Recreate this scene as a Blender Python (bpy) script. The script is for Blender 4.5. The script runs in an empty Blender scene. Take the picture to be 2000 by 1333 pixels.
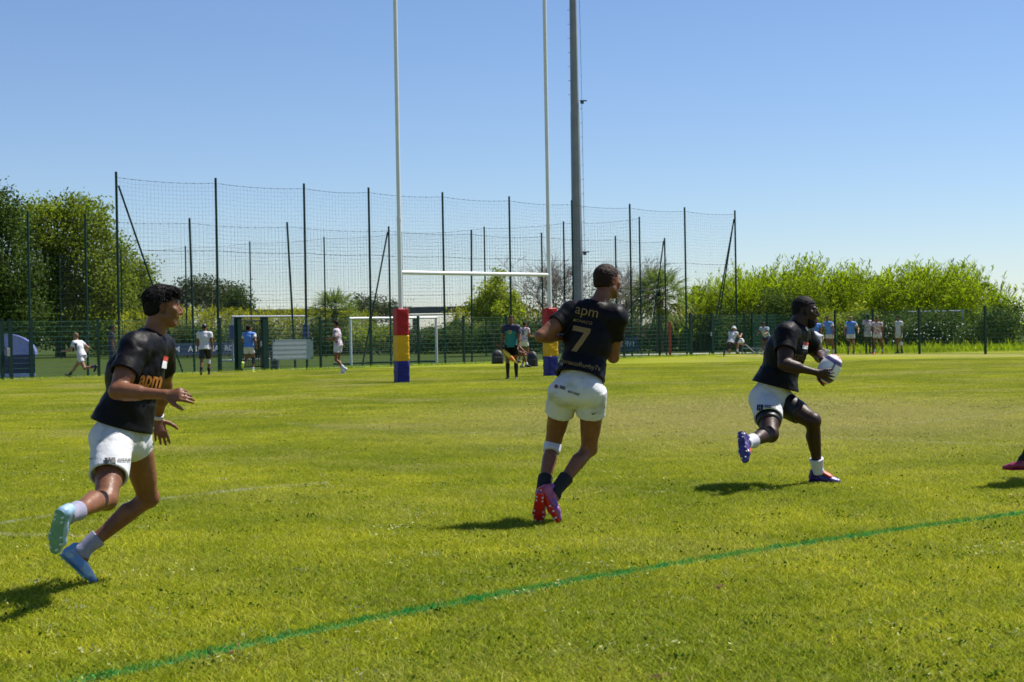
import bpy, bmesh, math, random
import numpy as np
from mathutils import Vector, Matrix
from mathutils.bvhtree import BVHTree
random.seed(7); RNG = np.random.default_rng(11)
S = bpy.context.scene
COL = S.collection
R = math.radians

# ------------------------------------------------------------------ camera, sky, sun, exposure
FPX = 3050.0; HCAM = 1.35; PITCH = -18.5/3050; ROLL = R(1.0)
CAM = np.array([0.0, 0.0, HCAM])
cf = np.array([0, math.cos(PITCH), math.sin(PITCH)])
r0 = np.array([1.0, 0, 0]); u0 = np.cross(r0, cf)
cr = math.cos(ROLL)*r0 - math.sin(ROLL)*u0
cu = math.cos(ROLL)*u0 + math.sin(ROLL)*r0
cd = bpy.data.cameras.new('camera'); cam = bpy.data.objects.new('camera', cd); COL.objects.link(cam)
cam.matrix_world = Matrix(((cr[0], cu[0], -cf[0], 0), (cr[1], cu[1], -cf[1], 0), (cr[2], cu[2], -cf[2], HCAM), (0, 0, 0, 1)))
cd.sensor_width = 36; cd.lens = FPX/2000*36; cd.clip_end = 4000; cd.clip_start = 0.1
cd.dof.use_dof = True; cd.dof.focus_distance = 13.0; cd.dof.aperture_fstop = 6.3
S.camera = cam
SUN_EL = R(57); SUN_AZ = R(28)          # azimuth measured from +X towards +Y
SUNV = Vector((math.cos(SUN_EL)*math.cos(SUN_AZ), math.cos(SUN_EL)*math.sin(SUN_AZ), math.sin(SUN_EL)))
W = bpy.data.worlds.new('World'); S.world = W; W.use_nodes = True
nt = W.node_tree; bg = nt.nodes['Background']
sky = nt.nodes.new('ShaderNodeTexSky'); sky.sky_type = 'NISHITA'; sky.sun_disc = False
sky.sun_elevation = SUN_EL; sky.sun_rotation = math.pi/2 - SUN_AZ
sky.air_density = 1.0; sky.dust_density = 0.0; sky.ozone_density = 2.2; sky.altitude = 0
hz = nt.nodes.new('ShaderNodeMix'); hz.data_type = 'RGBA'; hz.blend_type = 'MULTIPLY'; hz.inputs[0].default_value = 1; hz.inputs[7].default_value = (.82, .90, 1.09, 1)
nt.links.new(sky.outputs[0], hz.inputs[6]); nt.links.new(hz.outputs[2], bg.inputs[0]); bg.inputs[1].default_value = 0.0675
sl = bpy.data.lights.new('sun', 'SUN'); sl.energy = 5.0; sl.angle = R(0.5); sl.color = (1, .95, .87)
so = bpy.data.objects.new('sun', sl); COL.objects.link(so)
so.rotation_euler = SUNV.to_track_quat('Z', 'Y').to_euler()
S.view_settings.view_transform = 'Standard'; S.view_settings.look = 'None'
S.view_settings.gamma = 1; S.view_settings.exposure = 0.72; S.view_settings.use_curve_mapping = False
S.render.engine = 'CYCLES'

# ------------------------------------------------------------------ helpers
def ray(px, py): return cf + (px-1000)/FPX*cr - (py-666.5)/FPX*cu
def at(px, py, Y):
    r = ray(px, py); return CAM + r*(Y/r[1])
def gnd(px, py, z=0.0):
    r = ray(px, py); return CAM + r*((z-HCAM)/r[2])
def hor(px): return 648-0.01746*(px-1000)
def atx(px, Y, z=0.0):                       # ground position at distance Y seen in image column px
    x = 0.0
    for _ in range(4):
        py = hor(px) + (HCAM-z)*FPX/Y
        p = at(px, py, Y); x = p[0]
    return np.array([x, Y, z])
def nrm(v): v = np.asarray(v, float); return v/(np.linalg.norm(v)+1e-12)

def tag(o, label=None, cat=None, group=None, kind=None):
    if label: o['label'] = label
    if cat: o['category'] = cat
    if group: o['group'] = group
    if kind: o['kind'] = kind
    return o
def empty(name, loc, label=None, cat=None, group=None, rz=0):
    o = bpy.data.objects.new(name, None); COL.objects.link(o); o.empty_display_size = .2
    o.location = loc; o.rotation_euler = (0, 0, rz)
    return tag(o, label, cat, group)
def link(name, me, mat=None, parent=None, loc=None, smooth=False):
    o = bpy.data.objects.new(name, me); COL.objects.link(o)
    if mat is not None and not me.materials: me.materials.append(mat)
    if parent: o.parent = parent
    if loc is not None: o.location = loc
    if smooth: me.shade_smooth()
    return o
def np_mesh(name, V, Q, tint=None, smooth=True):
    V = np.ascontiguousarray(V, dtype=np.float32); Q = np.ascontiguousarray(Q, dtype=np.int32)
    me = bpy.data.meshes.new(name); n = Q.shape[1]
    me.vertices.add(len(V)); me.vertices.foreach_set('co', V.ravel())
    me.loops.add(Q.size); me.loops.foreach_set('vertex_index', Q.ravel())
    me.polygons.add(len(Q)); me.polygons.foreach_set('loop_start', np.arange(0, Q.size, n, dtype=np.int32))
    try: me.polygons.foreach_set('loop_total', np.full(len(Q), n, dtype=np.int32))
    except Exception: pass
    me.update(calc_edges=True)
    if tint is not None:
        a = me.color_attributes.new('tint', 'FLOAT_COLOR', 'POINT')
        c = np.ones((len(V), 4), np.float32); c[:, :3] = tint; a.data.foreach_set('color', c.ravel())
    if smooth: me.shade_smooth()
    return me

class MB:
    """collects boxes, tubes and prisms, builds one mesh"""
    def __init__(s): s.v = []; s.f = []
    def add(s, v, f):
        o = len(s.v); s.v += [tuple(map(float, p)) for p in v]; s.f += [tuple(i+o for i in q) for q in f]
    def box(s, c, d, rz=0, M=None):
        hx, hy, hz = d[0]/2, d[1]/2, d[2]/2
        vs = [(x, y, z) for x in (-hx, hx) for y in (-hy, hy) for z in (-hz, hz)]
        m = Matrix.Rotation(rz, 3, 'Z') if M is None else M
        vs = [m @ Vector(p) + Vector(c) for p in vs]
        s.add(vs, [(0, 1, 3, 2), (4, 6, 7, 5), (0, 4, 5, 1), (2, 3, 7, 6), (0, 2, 6, 4), (1, 5, 7, 3)])
    def tube(s, pts, rad, n=6, cap=True):
        pts = [np.asarray(p, float) for p in pts]
        if np.isscalar(rad): rad = [rad]*len(pts)
        rings = []
        ref = np.array([0, 0, 1.0]) if abs(nrm(pts[-1]-pts[0])[2]) < .9 else np.array([1.0, 0, 0])
        vs = []
        for i, p in enumerate(pts):
            t = nrm(pts[min(i+1, len(pts)-1)]-pts[max(i-1, 0)])
            a = nrm(np.cross(t, ref)); b = np.cross(t, a)
            for k in range(n):
                an = 2*math.pi*(k+.5)/n
                vs.append(p + rad[i]*(math.cos(an)*a + math.sin(an)*b))
        fs = []
        for i in range(len(pts)-1):
            for k in range(n):
                fs.append((i*n+k, i*n+(k+1) % n, (i+1)*n+(k+1) % n, (i+1)*n+k))
        if cap: fs.append(tuple(range(n-1, -1, -1))); fs.append(tuple((len(pts)-1)*n+k for k in range(n)))
        s.add(vs, fs)
    def mesh(s, name, smooth=False):
        me = bpy.data.meshes.new(name); me.from_pydata(s.v, [], s.f); me.update()
        if smooth: me.shade_smooth()
        return me
    def build(s, name, mat, parent=None, loc=None, smooth=False, bevel=0):
        o = link(name, s.mesh(name, smooth), mat, parent, loc)
        if bevel:
            m = o.modifiers.new('bevel', 'BEVEL'); m.width = bevel; m.segments = 2; m.limit_method = 'ANGLE'
        return o

# ------------------------------------------------------------------ materials
class NB:
    def __init__(s, nt): s.nt = nt
    def n(s, t, **k):
        x = s.nt.nodes.new(t)
        for a, b in k.items(): setattr(x, a, b)
        return x
    def l(s, a, b): s.nt.links.new(a, b)
    def m(s, op, a, b=None, c=None, clamp=False):
        x = s.n('ShaderNodeMath', operation=op); x.use_clamp = clamp
        for i, v in enumerate((a, b, c)):
            if v is None: continue
            if isinstance(v, (int, float)): x.inputs[i].default_value = v
            else: s.l(v, x.inputs[i])
        return x.outputs[0]
    def mix(s, f, a, b, bt='MIX'):
        x = s.n('ShaderNodeMix', data_type='RGBA', blend_type=bt)
        for i, v in ((0, f), (6, a), (7, b)):
            if isinstance(v, (int, float)): x.inputs[i].default_value = v
            elif isinstance(v, tuple): x.inputs[i].default_value = (*v[:3], 1)
            else: s.l(v, x.inputs[i])
        return x.outputs[2]
    def noise(s, vec, scale, detail=3, rough=.55, out=0):
        x = s.n('ShaderNodeTexNoise'); x.inputs['Scale'].default_value = scale
        x.inputs['Detail'].default_value = detail; x.inputs['Roughness'].default_value = rough
        if vec is not None: s.l(vec, x.inputs['Vector'])
        return x.outputs[out]
    def ramp(s, f, lo, hi, a=0., b=1.):
        x = s.n('ShaderNodeMapRange'); x.inputs[1].default_value = lo; x.inputs[2].default_value = hi
        x.inputs[3].default_value = a; x.inputs[4].default_value = b
        s.l(f, x.inputs[0]); return x.outputs[0]
MATS = {}
def mat(name, col, rough=.6, var=.12, vs=6., bump=0., bs=60., metal=0., spec=.5, tint=False, transl=0., coat=0., sheen=0., dirt=None, noise2=None):
    if name in MATS: return MATS[name]
    m = bpy.data.materials.new(name); m.use_nodes = True; MATS[name] = m
    b = NB(m.node_tree); P = m.node_tree.nodes['Principled BSDF']
    tc = b.n('ShaderNodeTexCoord').outputs['Object']
    f = b.ramp(b.noise(tc, vs, 4), .3, .7, 1-var, 1+var)
    c = b.mix(1., col, (1, 1, 1), 'MULTIPLY')
    cc = b.n('ShaderNodeVectorMath', operation='SCALE'); b.l(c, cc.inputs[0]); b.l(f, cc.inputs['Scale']); c = cc.outputs[0]
    if dirt:
        c = b.mix(b.ramp(b.noise(tc, dirt[1], 5, .6), dirt[2], dirt[2]+.14, 0, dirt[3]), c, dirt[0])
    if noise2:
        c = b.mix(b.ramp(b.noise(tc, noise2[1], 3), .5, .56, 0, 1), c, noise2[0])
    if tint:
        a = b.n('ShaderNodeAttribute', attribute_name='tint')
        c = b.mix(1., c, a.outputs['Color'], 'MULTIPLY')
    b.l(c, P.inputs['Base Color'])
    P.inputs['Roughness'].default_value = rough; P.inputs['Metallic'].default_value = metal
    P.inputs['Specular IOR Level'].default_value = spec; P.inputs['Coat Weight'].default_value = coat
    P.inputs['Sheen Weight'].default_value = sheen
    if bump:
        bp = b.n('ShaderNodeBump'); bp.inputs['Strength'].default_value = 1; bp.inputs['Distance'].default_value = bump
        b.l(b.noise(tc, bs, 4), bp.inputs['Height']); b.l(bp.outputs[0], P.inputs['Normal'])
    if transl:
        t = b.n('ShaderNodeBsdfTranslucent'); b.l(c, t.inputs[0])
        mx = b.n('ShaderNodeMixShader'); mx.inputs[0].default_value = transl
        b.l(P.outputs[0], mx.inputs[1]); b.l(t.outputs[0], mx.inputs[2])
        b.l(mx.outputs[0], m.node_tree.nodes['Material Output'].inputs['Surface'])
    return m

# ground points of the painted lines, measured on the pitch
GREEN = [gnd(*p) for p in ((120, 1346), (180, 1331), (400, 1277), (660, 1226), (900, 1178), (1060, 1152), (1300, 1110), (1480, 1080), (1700, 1047), (1990, 1006), (2300, 966))]
WHITE_A = [gnd(*p) for p in ((0, 1026), (90, 1016), (300, 980), (460, 962), (640, 948))]
WHITE_B = [gnd(*p) for p in ((-80, 1047), (0, 1047), (160, 1051), (230, 1055))]
WHITE_C = [gnd(*p) for p in ((560, 830), (1080, 852), (1300, 852), (1640, 838), (2000, 803))]
WHITE_D = [gnd(*p) for p in ((1460, 852), (1700, 862), (1960, 872), (2200, 884))]
def fitline(P, deg): 
    P = np.array(P); return np.polyfit(P[:, 0], P[:, 1], deg)
def line_mask(b, X, Y, P, deg, w, x0, x1, nz):
    c = fitline(P, deg); y = None
    for k in c:
        y = b.m('ADD', b.m('MULTIPLY', y, X), float(k)) if y is not None else b.m('ADD', b.m('MULTIPLY', X, 0.0), float(k))
    d = b.m('ABSOLUTE', b.m('SUBTRACT', Y, y))
    sl_ = abs((P[-1][1]-P[0][1])/(P[-1][0]-P[0][0])); ww = w*math.sqrt(1+sl_*sl_)
    d = b.m('ADD', d, b.m('MULTIPLY', b.m('SUBTRACT', nz, .5), ww*1.2))
    m = b.ramp(d, ww*.42, ww*.62, 1, 0); m.node.clamp = True
    m = b.m('MULTIPLY', m, b.m('GREATER_THAN', X, x0)); return b.m('MULTIPLY', m, b.m('LESS_THAN', X, x1))
def turf_mat(name, blade):
    m = bpy.data.materials.new(name); m.use_nodes = True; MATS[name] = m
    b = NB(m.node_tree); P = m.node_tree.nodes['Principled BSDF']
    pos = b.n('ShaderNodeNewGeometry').outputs['Position']
    sp = b.n('ShaderNodeSeparateXYZ'); b.l(pos, sp.inputs[0]); X, Y = sp.outputs[0], sp.outputs[1]
    big = b.noise(pos, .22, 4, .6); mid = b.noise(pos, 1.3, 4, .6); fine = b.noise(pos, 9, 4, .65)
    g1, g2, g3 = (.285, .335, .014), (.40, .425, .022), (.18, .245, .010)
    c = b.mix(b.ramp(mid, .38, .62), g1, g2)
    c = b.mix(b.ramp(big, .42, .60, 0, .75), c, g3)
    c = b.mix(b.ramp(fine, .50, .70, 0, .6), c, (.34, .36, .09))
    # worn, dry ground
    dry = b.m('MULTIPLY', b.ramp(b.noise(pos, .30, 5, .65), .50, .66), b.ramp(Y, 12, 20, .35, 1.0))
    ex = b.m('MULTIPLY', b.m('SUBTRACT', X, 3.8), .21); ey = b.m('MULTIPLY', b.m('SUBTRACT', Y, 24.0), .16)
    el = b.m('SQRT', b.m('ADD', b.m('MULTIPLY', ex, ex), b.m('MULTIPLY', ey, ey)))
    patch = b.m('MULTIPLY', b.ramp(el, .5, 1.5, 1, 0), b.ramp(fine, .3, .6, .35, 1))
    dry = b.m('MAXIMUM', b.m('MULTIPLY', dry, .60), b.m('MULTIPLY', patch, .95))
    # bare strip near the far right fence
    st = b.m('ABSOLUTE', b.m('SUBTRACT', b.m('ADD', Y, b.m('MULTIPLY', X, .9)), 84.2))
    st = b.m('MULTIPLY', b.ramp(st, 1.0, 4.0, 1, 0), b.m('GREATER_THAN', X, 10.0))
    dry = b.m('MAXIMUM', dry, b.m('MULTIPLY', st, .9))
    c = b.mix(dry, c, (.42, .39, .13))
    # beyond the fences the turf is a duller, darker green
    far = b.ramp(b.m('SUBTRACT', b.m('SUBTRACT', Y, b.m('MULTIPLY', X, .925)), 69.6), 0, .3)
    c = b.mix(far, c, (.070, .105, .022))
    nz = b.noise(pos, 7, 3, .6)
    gm = line_mask(b, X, Y, GREEN, 3, .108, -3, 8, nz)
    gm = b.m('MULTIPLY', gm, b.ramp(b.noise(pos, 4, 4, .7), .30, .55, .35, .95))
    c = b.mix(gm, c, (.010, .24, .040))
    for P_, dg, k in ((WHITE_A, 2, .42), (WHITE_B, 1, .35), (WHITE_C, 2, .30), (WHITE_D, 1, .25)):
        wm = line_mask(b, X, Y, P_, dg, .07, min(p[0] for p in P_), max(p[0] for p in P_), nz)
        wm = b.m('MULTIPLY', wm, b.ramp(b.noise(pos, 3, 4, .7), .35, .6, k*.4, k*1.6))
        c = b.mix(wm, c, (.50, .52, .42))
    if blade:
        a = b.n('ShaderNodeAttribute', attribute_name='tint')
        c = b.mix(1., c, a.outputs['Color'], 'MULTIPLY')
        P.inputs['Roughness'].default_value = .6; P.inputs['Specular IOR Level'].default_value = .10
        t = b.n('ShaderNodeBsdfTranslucent'); b.l(c, t.inputs[0])
        mx = b.n('ShaderNodeMixShader'); mx.inputs[0].default_value = .42
        b.l(P.outputs[0], mx.inputs[1]); b.l(t.outputs[0], mx.inputs[2])
        b.l(mx.outputs[0], m.node_tree.nodes['Material Output'].inputs['Surface'])
    else:
        v = b.ramp(b.noise(pos, 26, 5, .7), .3, .7, .38, .80)
        sc = b.n('ShaderNodeVectorMath', operation='SCALE'); b.l(c, sc.inputs[0]); b.l(v, sc.inputs['Scale']); c = sc.outputs[0]
        P.inputs['Roughness'].default_value = 1; P.inputs['Specular IOR Level'].default_value = .05
        bp = b.n('ShaderNodeBump'); bp.inputs['Distance'].default_value = .02; b.l(b.noise(pos, 30, 5, .7), bp.inputs['Height']); b.l(bp.outputs[0], P.inputs['Normal'])
    b.l(c, P.inputs['Base Color'])
    return m
M_GROUND = turf_mat('turf_soil', False); M_BLADE = turf_mat('turf_blade', True)
M_GREENMETAL = mat('green_coated_steel', (.006, .030, .022), .5, .15, 3, spec=.2)
M_GREENWIRE = mat('green_coated_wire', (.07, .20, .15), .4, .1)
M_NET = mat('dark_net_cord', (.035, .05, .055), .8)
M_CONC = mat('pale_concrete', (.36, .34, .30), .9, .2, 2)
M_WHITEPAINT = mat('white_gloss_paint', (.62, .64, .64), .35, .05, 2, coat=.2)
M_GALV = mat('galvanised_steel', (.20, .215, .24), .55, .12, 1.5)
M_BARK = mat('bark', (.085, .065, .045), .95, .4, 9, bump=.02, bs=20)
# ------------------------------------------------------------------ ground
def sheet(name, pts, z, m, kind='structure'):
    mb = MB(); n = len(pts); mb.add([(p[0], p[1], z) for p in pts], [tuple(range(n))])
    o = mb.build(name, m); o['kind'] = kind; return o
sheet('ground', [(-1500, -60), (1500, -60), (1500, 2500), (-1500, 2500)], 0, M_GROUND)
A0 = np.array([-14.1, 56.3]); A1 = np.array([11.35, 79.8]); AD = nrm(A1-A0); AN = np.array([AD[1], -AD[0]])  # AN points to the camera side
def on_line(px, P, D):
    k = (px-1000)/FPX      # X = k*Y (roll handled by atx)
    k = atx(px, 65)[0]/65
    t = (k*P[1]-P[0])/(D[0]-k*D[1]); return P + D*t, t
def strip(name, P, Q, w, z, m):
    d = nrm(Q-P); n = np.array([-d[1], d[0]])*w/2
    return sheet(name, [P-n, Q-n, Q+n, P+n], z, m)
strip('path', A0-AD*12-AN*.55, A1+AD*3-AN*.55, 1.1, .012, M_CONC)
strip('service_path', A1+AD*1-AN*3.5-np.array([4, 0]), A1+AD*1-AN*3.5+np.array([9, 0]), 2.2, .008, M_CONC)
def ribbon(name, P, deg, w, x0, x1, z, m):
    c = fitline(P, deg); xs = np.linspace(x0, x1, 30); vs = []; fs = []
    for i, x in enumerate(xs):
        y = np.polyval(c, x); dy = np.polyval(np.polyder(c), x); n = nrm([-dy, 1])*w/2
        vs += [(x-n[0], y-n[1], z), (x+n[0], y+n[1], z)]
        if i: fs.append((2*i-2, 2*i-1, 2*i+1, 2*i))
    mb = MB(); mb.add(vs, fs); o = mb.build(name, m); o['kind'] = 'structure'; return o
ribbon('line_marking', GREEN, 3, .07, -2.5, 5.5, .004, mat('green_line_paint', (.008, .17, .05), .9, .4, 12))

# grass blades: square tiles of real blades laid edge to edge
def tile(name, n, hgt, wid, seed):
    r = np.random.default_rng(seed)
    x = r.uniform(-.5, .5, n); y = r.uniform(-.5, .5, n); a = r.uniform(0, 2*np.pi, n)
    h = hgt*r.uniform(.45, 1.25, n); ln = h*r.uniform(.4, 2.2, n); la = r.uniform(0, 2*np.pi, n); w = wid*r.uniform(.6, 1.3, n)
    V = np.zeros((n, 5, 3)); ca, sa = np.cos(a)*w, np.sin(a)*w
    for i, (f, l, ww) in enumerate(((0, 0, 1), (.62, .35, .8), (1, 1, 0))):
        cx = x + np.cos(la)*ln*l; cy = y + np.sin(la)*ln*l; z = h*f
        if i < 2:
            V[:, i*2] = np.stack([cx-ca*ww, cy-sa*ww, z], 1); V[:, i*2+1] = np.stack([cx+ca*ww, cy+sa*ww, z], 1)
        else: V[:, 4] = np.stack([cx, cy, z], 1)
    b = np.arange(n)[:, None]*5
    T = np.concatenate([b+np.array([0, 1, 3]), b+np.array([0, 3, 2]), b+np.array([2, 3, 4])])
    t = r.uniform(.6, 1.35, n); yel = r.random(n) < .10
    tint = np.stack([t, t, t], 1); tint[yel] *= np.array([1.7, 1.35, 2.4]); dk = r.random(n) < .12; tint[dk] *= .55
    return np_mesh(name, V.reshape(-1, 3), T, np.repeat(tint, 5, 0), smooth=False)
TC = bpy.data.collections.new('grass_tiles'); 
for i in range(3):
    o = bpy.data.objects.new('grass_tile', tile('grass_tile', 9500, .030, .0022, 50+i)); o.data.materials.append(M_BLADE); TC.objects.link(o)
FC = bpy.data.collections.new('grass_tiles_far')
for i in range(2):
    o = bpy.data.objects.new('grass_tile', tile('grass_tile', 4200, .035, .005, 60+i)); o.data.materials.append(M_BLADE); FC.objects.link(o)
def scatter(name, pts, coll, kind='stuff'):
    me = bpy.data.meshes.new(name); me.from_pydata([tuple(p) for p in pts], [], [])
    o = link(name, me); o['kind'] = kind
    g = bpy.data.node_groups.new(name, 'GeometryNodeTree')
    g.interface.new_socket(name='Geometry', in_out='INPUT', socket_type='NodeSocketGeometry')
    g.interface.new_socket(name='Geometry', in_out='OUTPUT', socket_type='NodeSocketGeometry')
    N = g.nodes; gi = N.new('NodeGroupInput'); go = N.new('NodeGroupOutput')
    ci = N.new('GeometryNodeCollectionInfo'); ci.inputs[0].default_value = coll; ci.inputs['Separate Children'].default_value = True
    ip = N.new('GeometryNodeInstanceOnPoints'); ip.inputs['Pick Instance'].default_value = True
    rv = N.new('FunctionNodeRandomValue'); rv.data_type = 'INT'; rv.inputs[4].default_value = 0; rv.inputs[5].default_value = 3
    ml = N.new('ShaderNodeMath'); ml.operation = 'MULTIPLY'; ml.inputs[1].default_value = math.pi/2
    cx = N.new('ShaderNodeCombineXYZ')
    ri = N.new('FunctionNodeRandomValue'); ri.data_type = 'INT'; ri.inputs[4].default_value = 0; ri.inputs[5].default_value = len(coll.objects)-1; ri.inputs['Seed'].default_value = 5
    L = g.links.new
    L(rv.outputs[2], ml.inputs[0]); L(ml.outputs[0], cx.inputs[2]); L(cx.outputs[0], ip.inputs['Rotation'])
    L(gi.outputs[0], ip.inputs['Points']); L(ci.outputs[0], ip.inputs['Instance']); L(ri.outputs[2], ip.inputs['Instance Index'])
    L(ip.outputs[0], go.inputs[0])
    md = o.modifiers.new('scatter', 'NODES'); md.node_group = g
    return o
near = []; farp = []
for j in range(4, 60):
    hw = int((j+1)*.36)+3
    for i in range(-hw, hw+1):
        if j > 68+.9*i: continue
        (near if j < 26 else farp).append((i+.5, j+.5, 0))
tag(scatter('grass', near, TC), 'short mown yellow green grass of the near pitch', 'grass')
tag(scatter('grass', farp, FC), 'mown grass of the distant half of the pitch', 'grass')

def leaves(C, size, aspect, rng, up=.3, dirs=None, sizevar=.4):
    n = len(C)
    nr = rng.normal(size=(n, 3)); nr[:, 2] += up; nr /= np.linalg.norm(nr, axis=1)[:, None]
    d = rng.normal(size=(n, 3)) if dirs is None else dirs
    d = d - nr*np.sum(d*nr, 1)[:, None]; d /= np.linalg.norm(d, axis=1)[:, None]+1e-9
    s = np.cross(nr, d); z = size*rng.uniform(1-sizevar, 1+sizevar, n)[:, None]
    V = np.stack([C-d*z, C+s*z*aspect, C+d*z, C-s*z*aspect], 1)
    return V.reshape(-1, 3), (np.arange(n)[:, None]*4+np.arange(4)).astype(np.int32)
# weeds, clover and clippings lying in the turf
r = np.random.default_rng(3); C = []; tn = []
for k in range(720):
    d = 5.6+22*r.random()**1.3; x = r.uniform(-.36, .36)*d; m = int(r.integers(4, 26)); sp = r.uniform(.015, .10)
    c = np.stack([x+r.normal(0, sp*1.6, m), d+r.normal(0, sp, m), r.uniform(.018, .042, m)], 1); C.append(c)
    q = r.random(); t = np.array([.055, .105, .008]) if q < .60 else (np.array([.38, .40, .17]) if q < .93 else np.array([.20, .13, .06]))
    tn.append(np.repeat(t[None]*r.uniform(.6, 1.4, (m, 1)), 4, 0))
C = np.concatenate(C); V, Q = leaves(C, .0100, .55, r, up=1.2)
o = link('clover_leaves', np_mesh('clover_leaves', V, Q, np.concatenate(tn), False), mat('weed_leaf', (1, 1, 1), .8, .2, 30, tint=True, transl=.3, spec=.05)); tag(o, 'scattered clover, broad weeds and dry clippings in the turf', 'weeds', kind='stuff')

# ------------------------------------------------------------------ vegetation
def leafmat(name, col, tr=.45, rough=.45): return mat(name, col, rough, .25, .6, tint=True, transl=tr, spec=.08)
L_POP = leafmat('poplar_leaf', (.155, .22, .018)); L_DARK = leafmat('dark_leaf', (.06, .105, .018)); L_OLIVE = leafmat('olive_leaf', (.060, .085, .030))
L_REED = leafmat('reed_leaf', (.22, .33, .006), .5, .8); L_REEDB = leafmat('bank_reed_leaf', (.25, .29, .012), .45, .8); L_PALM = leafmat('palm_leaf', (.15, .22, .03), .35)
L_FRESH = leafmat('fresh_leaf', (.24, .32, .02), .5)
def blob_points(blobs, n, rng, clump=.35, per=26, edge=.55):
    vol = np.array([b[3]*b[4]*b[5] for b in blobs])**.8; vol /= vol.sum()
    nc = max(1, n//per); idx = rng.choice(len(blobs), nc, p=vol)
    B = np.array(blobs)[idx]; d = rng.normal(size=(nc, 3)); d /= np.linalg.norm(d, axis=1)[:, None]
    rad = rng.random(nc)**(1/3*edge)*rng.uniform(.82, 1.08, nc)
    cc = B[:, :3]+d*B[:, 3:6]*rad[:, None]
    P = np.repeat(cc, per, 0)+np.clip(rng.normal(size=(nc*per, 3)), -1.6, 1.6)*clump*rng.uniform(.5, 1.2, (nc, 1)).repeat(per, 0)
    t = np.repeat(rng.uniform(.65, 1.35, nc), per)*rng.uniform(.7, 1.3, nc*per)
    return P, t, cc
def crown(name, blobs, n, size, m, parent, seed, clump=.35, aspect=.6, minz=.3, warm=.25):
    r = np.random.default_rng(seed); P, t, cc = blob_points(blobs, n, r, clump)
    k = P[:, 2] > minz; P = P[k]; t = t[k]
    w = r.random(len(t))*warm
    T = np.stack([t*(1+w), t*(1+w*.35), t*(1-w*.4)], 1)
    V, Q = leaves(P, size, aspect, r)
    o = link(name, np_mesh(name, V, Q, np.repeat(T, 4, 0), False), m, parent); return cc
def tree(label, base, h, blobs, n, size, m, seed, tr=.22, cat='tree', name='broadleaf_tree', group=None, clump=.35, warm=.25, trunk_top=.55):
    """blobs in metres relative to the base"""
    e = empty(name, base, label, cat, group)
    cc = crown('crown', blobs, n, size, m, e, seed, clump, warm=warm)
    r = random.Random(seed); mb = MB(); top = np.array([r.uniform(-.3, .3), r.uniform(-.3, .3), h*trunk_top])
    mid = np.array([r.uniform(-.15, .15), 0, h*.25]); mb.tube([(0, 0, -.1), mid, top], [tr, tr*.8, tr*.45], 8)
    for b in blobs:
        c = np.array(b[:3]); s = mid+(top-mid)*r.uniform(.1, 1); k = s*.5+c*.5+np.array([0, 0, -.25])
        mb.tube([s, k, c], [tr*.4, tr*.25, tr*.1], 5)
        for q in range(5):
            p = k+(c-k)*r.random(); d = np.array([r.uniform(-1, 1)*b[3], r.uniform(-1, 1)*b[4], r.uniform(-.6, 1)*b[5]])*.8
            mb.tube([p, p+d*.5+np.array([0, 0, .1]), p+d], [tr*.13, tr*.08, tr*.03], 4)
    mb.build('trunk', M_BARK, e, smooth=True); return e
def blobs_px(base, Y, items, dep=1.3):
    """crown lobes located by where they stand: (px, py, radius_x m, radius_z m)"""
    out = []
    for i, (px, py, rx, rz) in enumerate(items):
        p = at(px, py, Y+((i*37) % 5-2)*.5)-np.asarray(base); out.append((p[0], p[1], p[2], rx, rx*dep, rz))
    return out
K = 1.5
def big(px, Y, lab, items, n, m, seed, **k):
    b0 = atx(px, Y); tree(lab, b0, 13, blobs_px(b0, Y, [(x, y, rx*Y/78, rz*Y/78) for x, y, rx, rz in items]), n, .085*Y/85, m, seed, .4, clump=.35*Y/78, **k)
big(118, 118, 'tall spreading poplar-like tree left of the netting, crown brushing the leftmost post', [(90, 412, .9, .6), (135, 405, 1.0, .6), (60, 430, 1.2, .9), (110, 450, 1.6, 1.2), (160, 432, 1.3, 1), (190, 425, .8, .6), (75, 500, 1.5, 1.3), (130, 520, 1.7, 1.3), (185, 490, 1.5, 1.2), (215, 478, .7, .6), (210, 540, 1.3, 1.1), (90, 570, 1.7, 1.1), (150, 585, 1.6, .9), (205, 590, 1.3, .8), (60, 610, 1.6, .8), (120, 625, 1.7, .8), (180, 630, 1.6, .8)], 38000, L_POP, 1)
big(2, 112, 'darkest tall tree at the left edge of the field', [(-20, 400, 1.1, 1.), (5, 415, 1., 1), (-40, 430, 1.6, 1.4), (25, 440, .8, 1), (0, 490, 1.5, 1.4), (35, 530, 1.3, 1.2), (-30, 560, 1.7, 1.4), (20, 590, 1.4, 1), (50, 610, 1.4, .9), (0, 635, 1.8, .8)], 22000, L_DARK, 2, warm=.1)
big(252, 122, 'smaller leafy tree with low crown behind the leftmost net post', [(235, 500, .5, .4), (252, 535, .8, .7), (283, 532, .5, .45), (235, 570, 1.1, .9), (270, 575, .9, .7), (240, 610, 1.2, .8), (205, 610, 1.2, .8), (280, 605, .8, .6), (250, 635, 1.2, .6), (290, 630, .9, .5)], 20000, L_POP, 3)
big(60, 135, 'low dark bush filling behind the blue shelter', [(0, 640, 2, .9), (60, 642, 2, .8), (120, 645, 2, .8), (180, 645, 2, .8), (-60, 640, 2, 1.0), (240, 645, 2, .8), (300, 642, 2, .8)], 22000, L_DARK, 4, name='bush', cat='bush')
b0 = atx(400, 118)
tree('rounded dark tree clump rising above the reed bank', b0, 5.5, blobs_px(b0, 118, [(365, 572, 1.2, 1), (400, 568, 1.5, 1), (430, 578, 1.3, 1), (390, 592, 2, 1), (440, 598, 1.2, .8)]), 9000, .09, L_OLIVE, 5, .16)
b0 = atx(470, 112)
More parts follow.
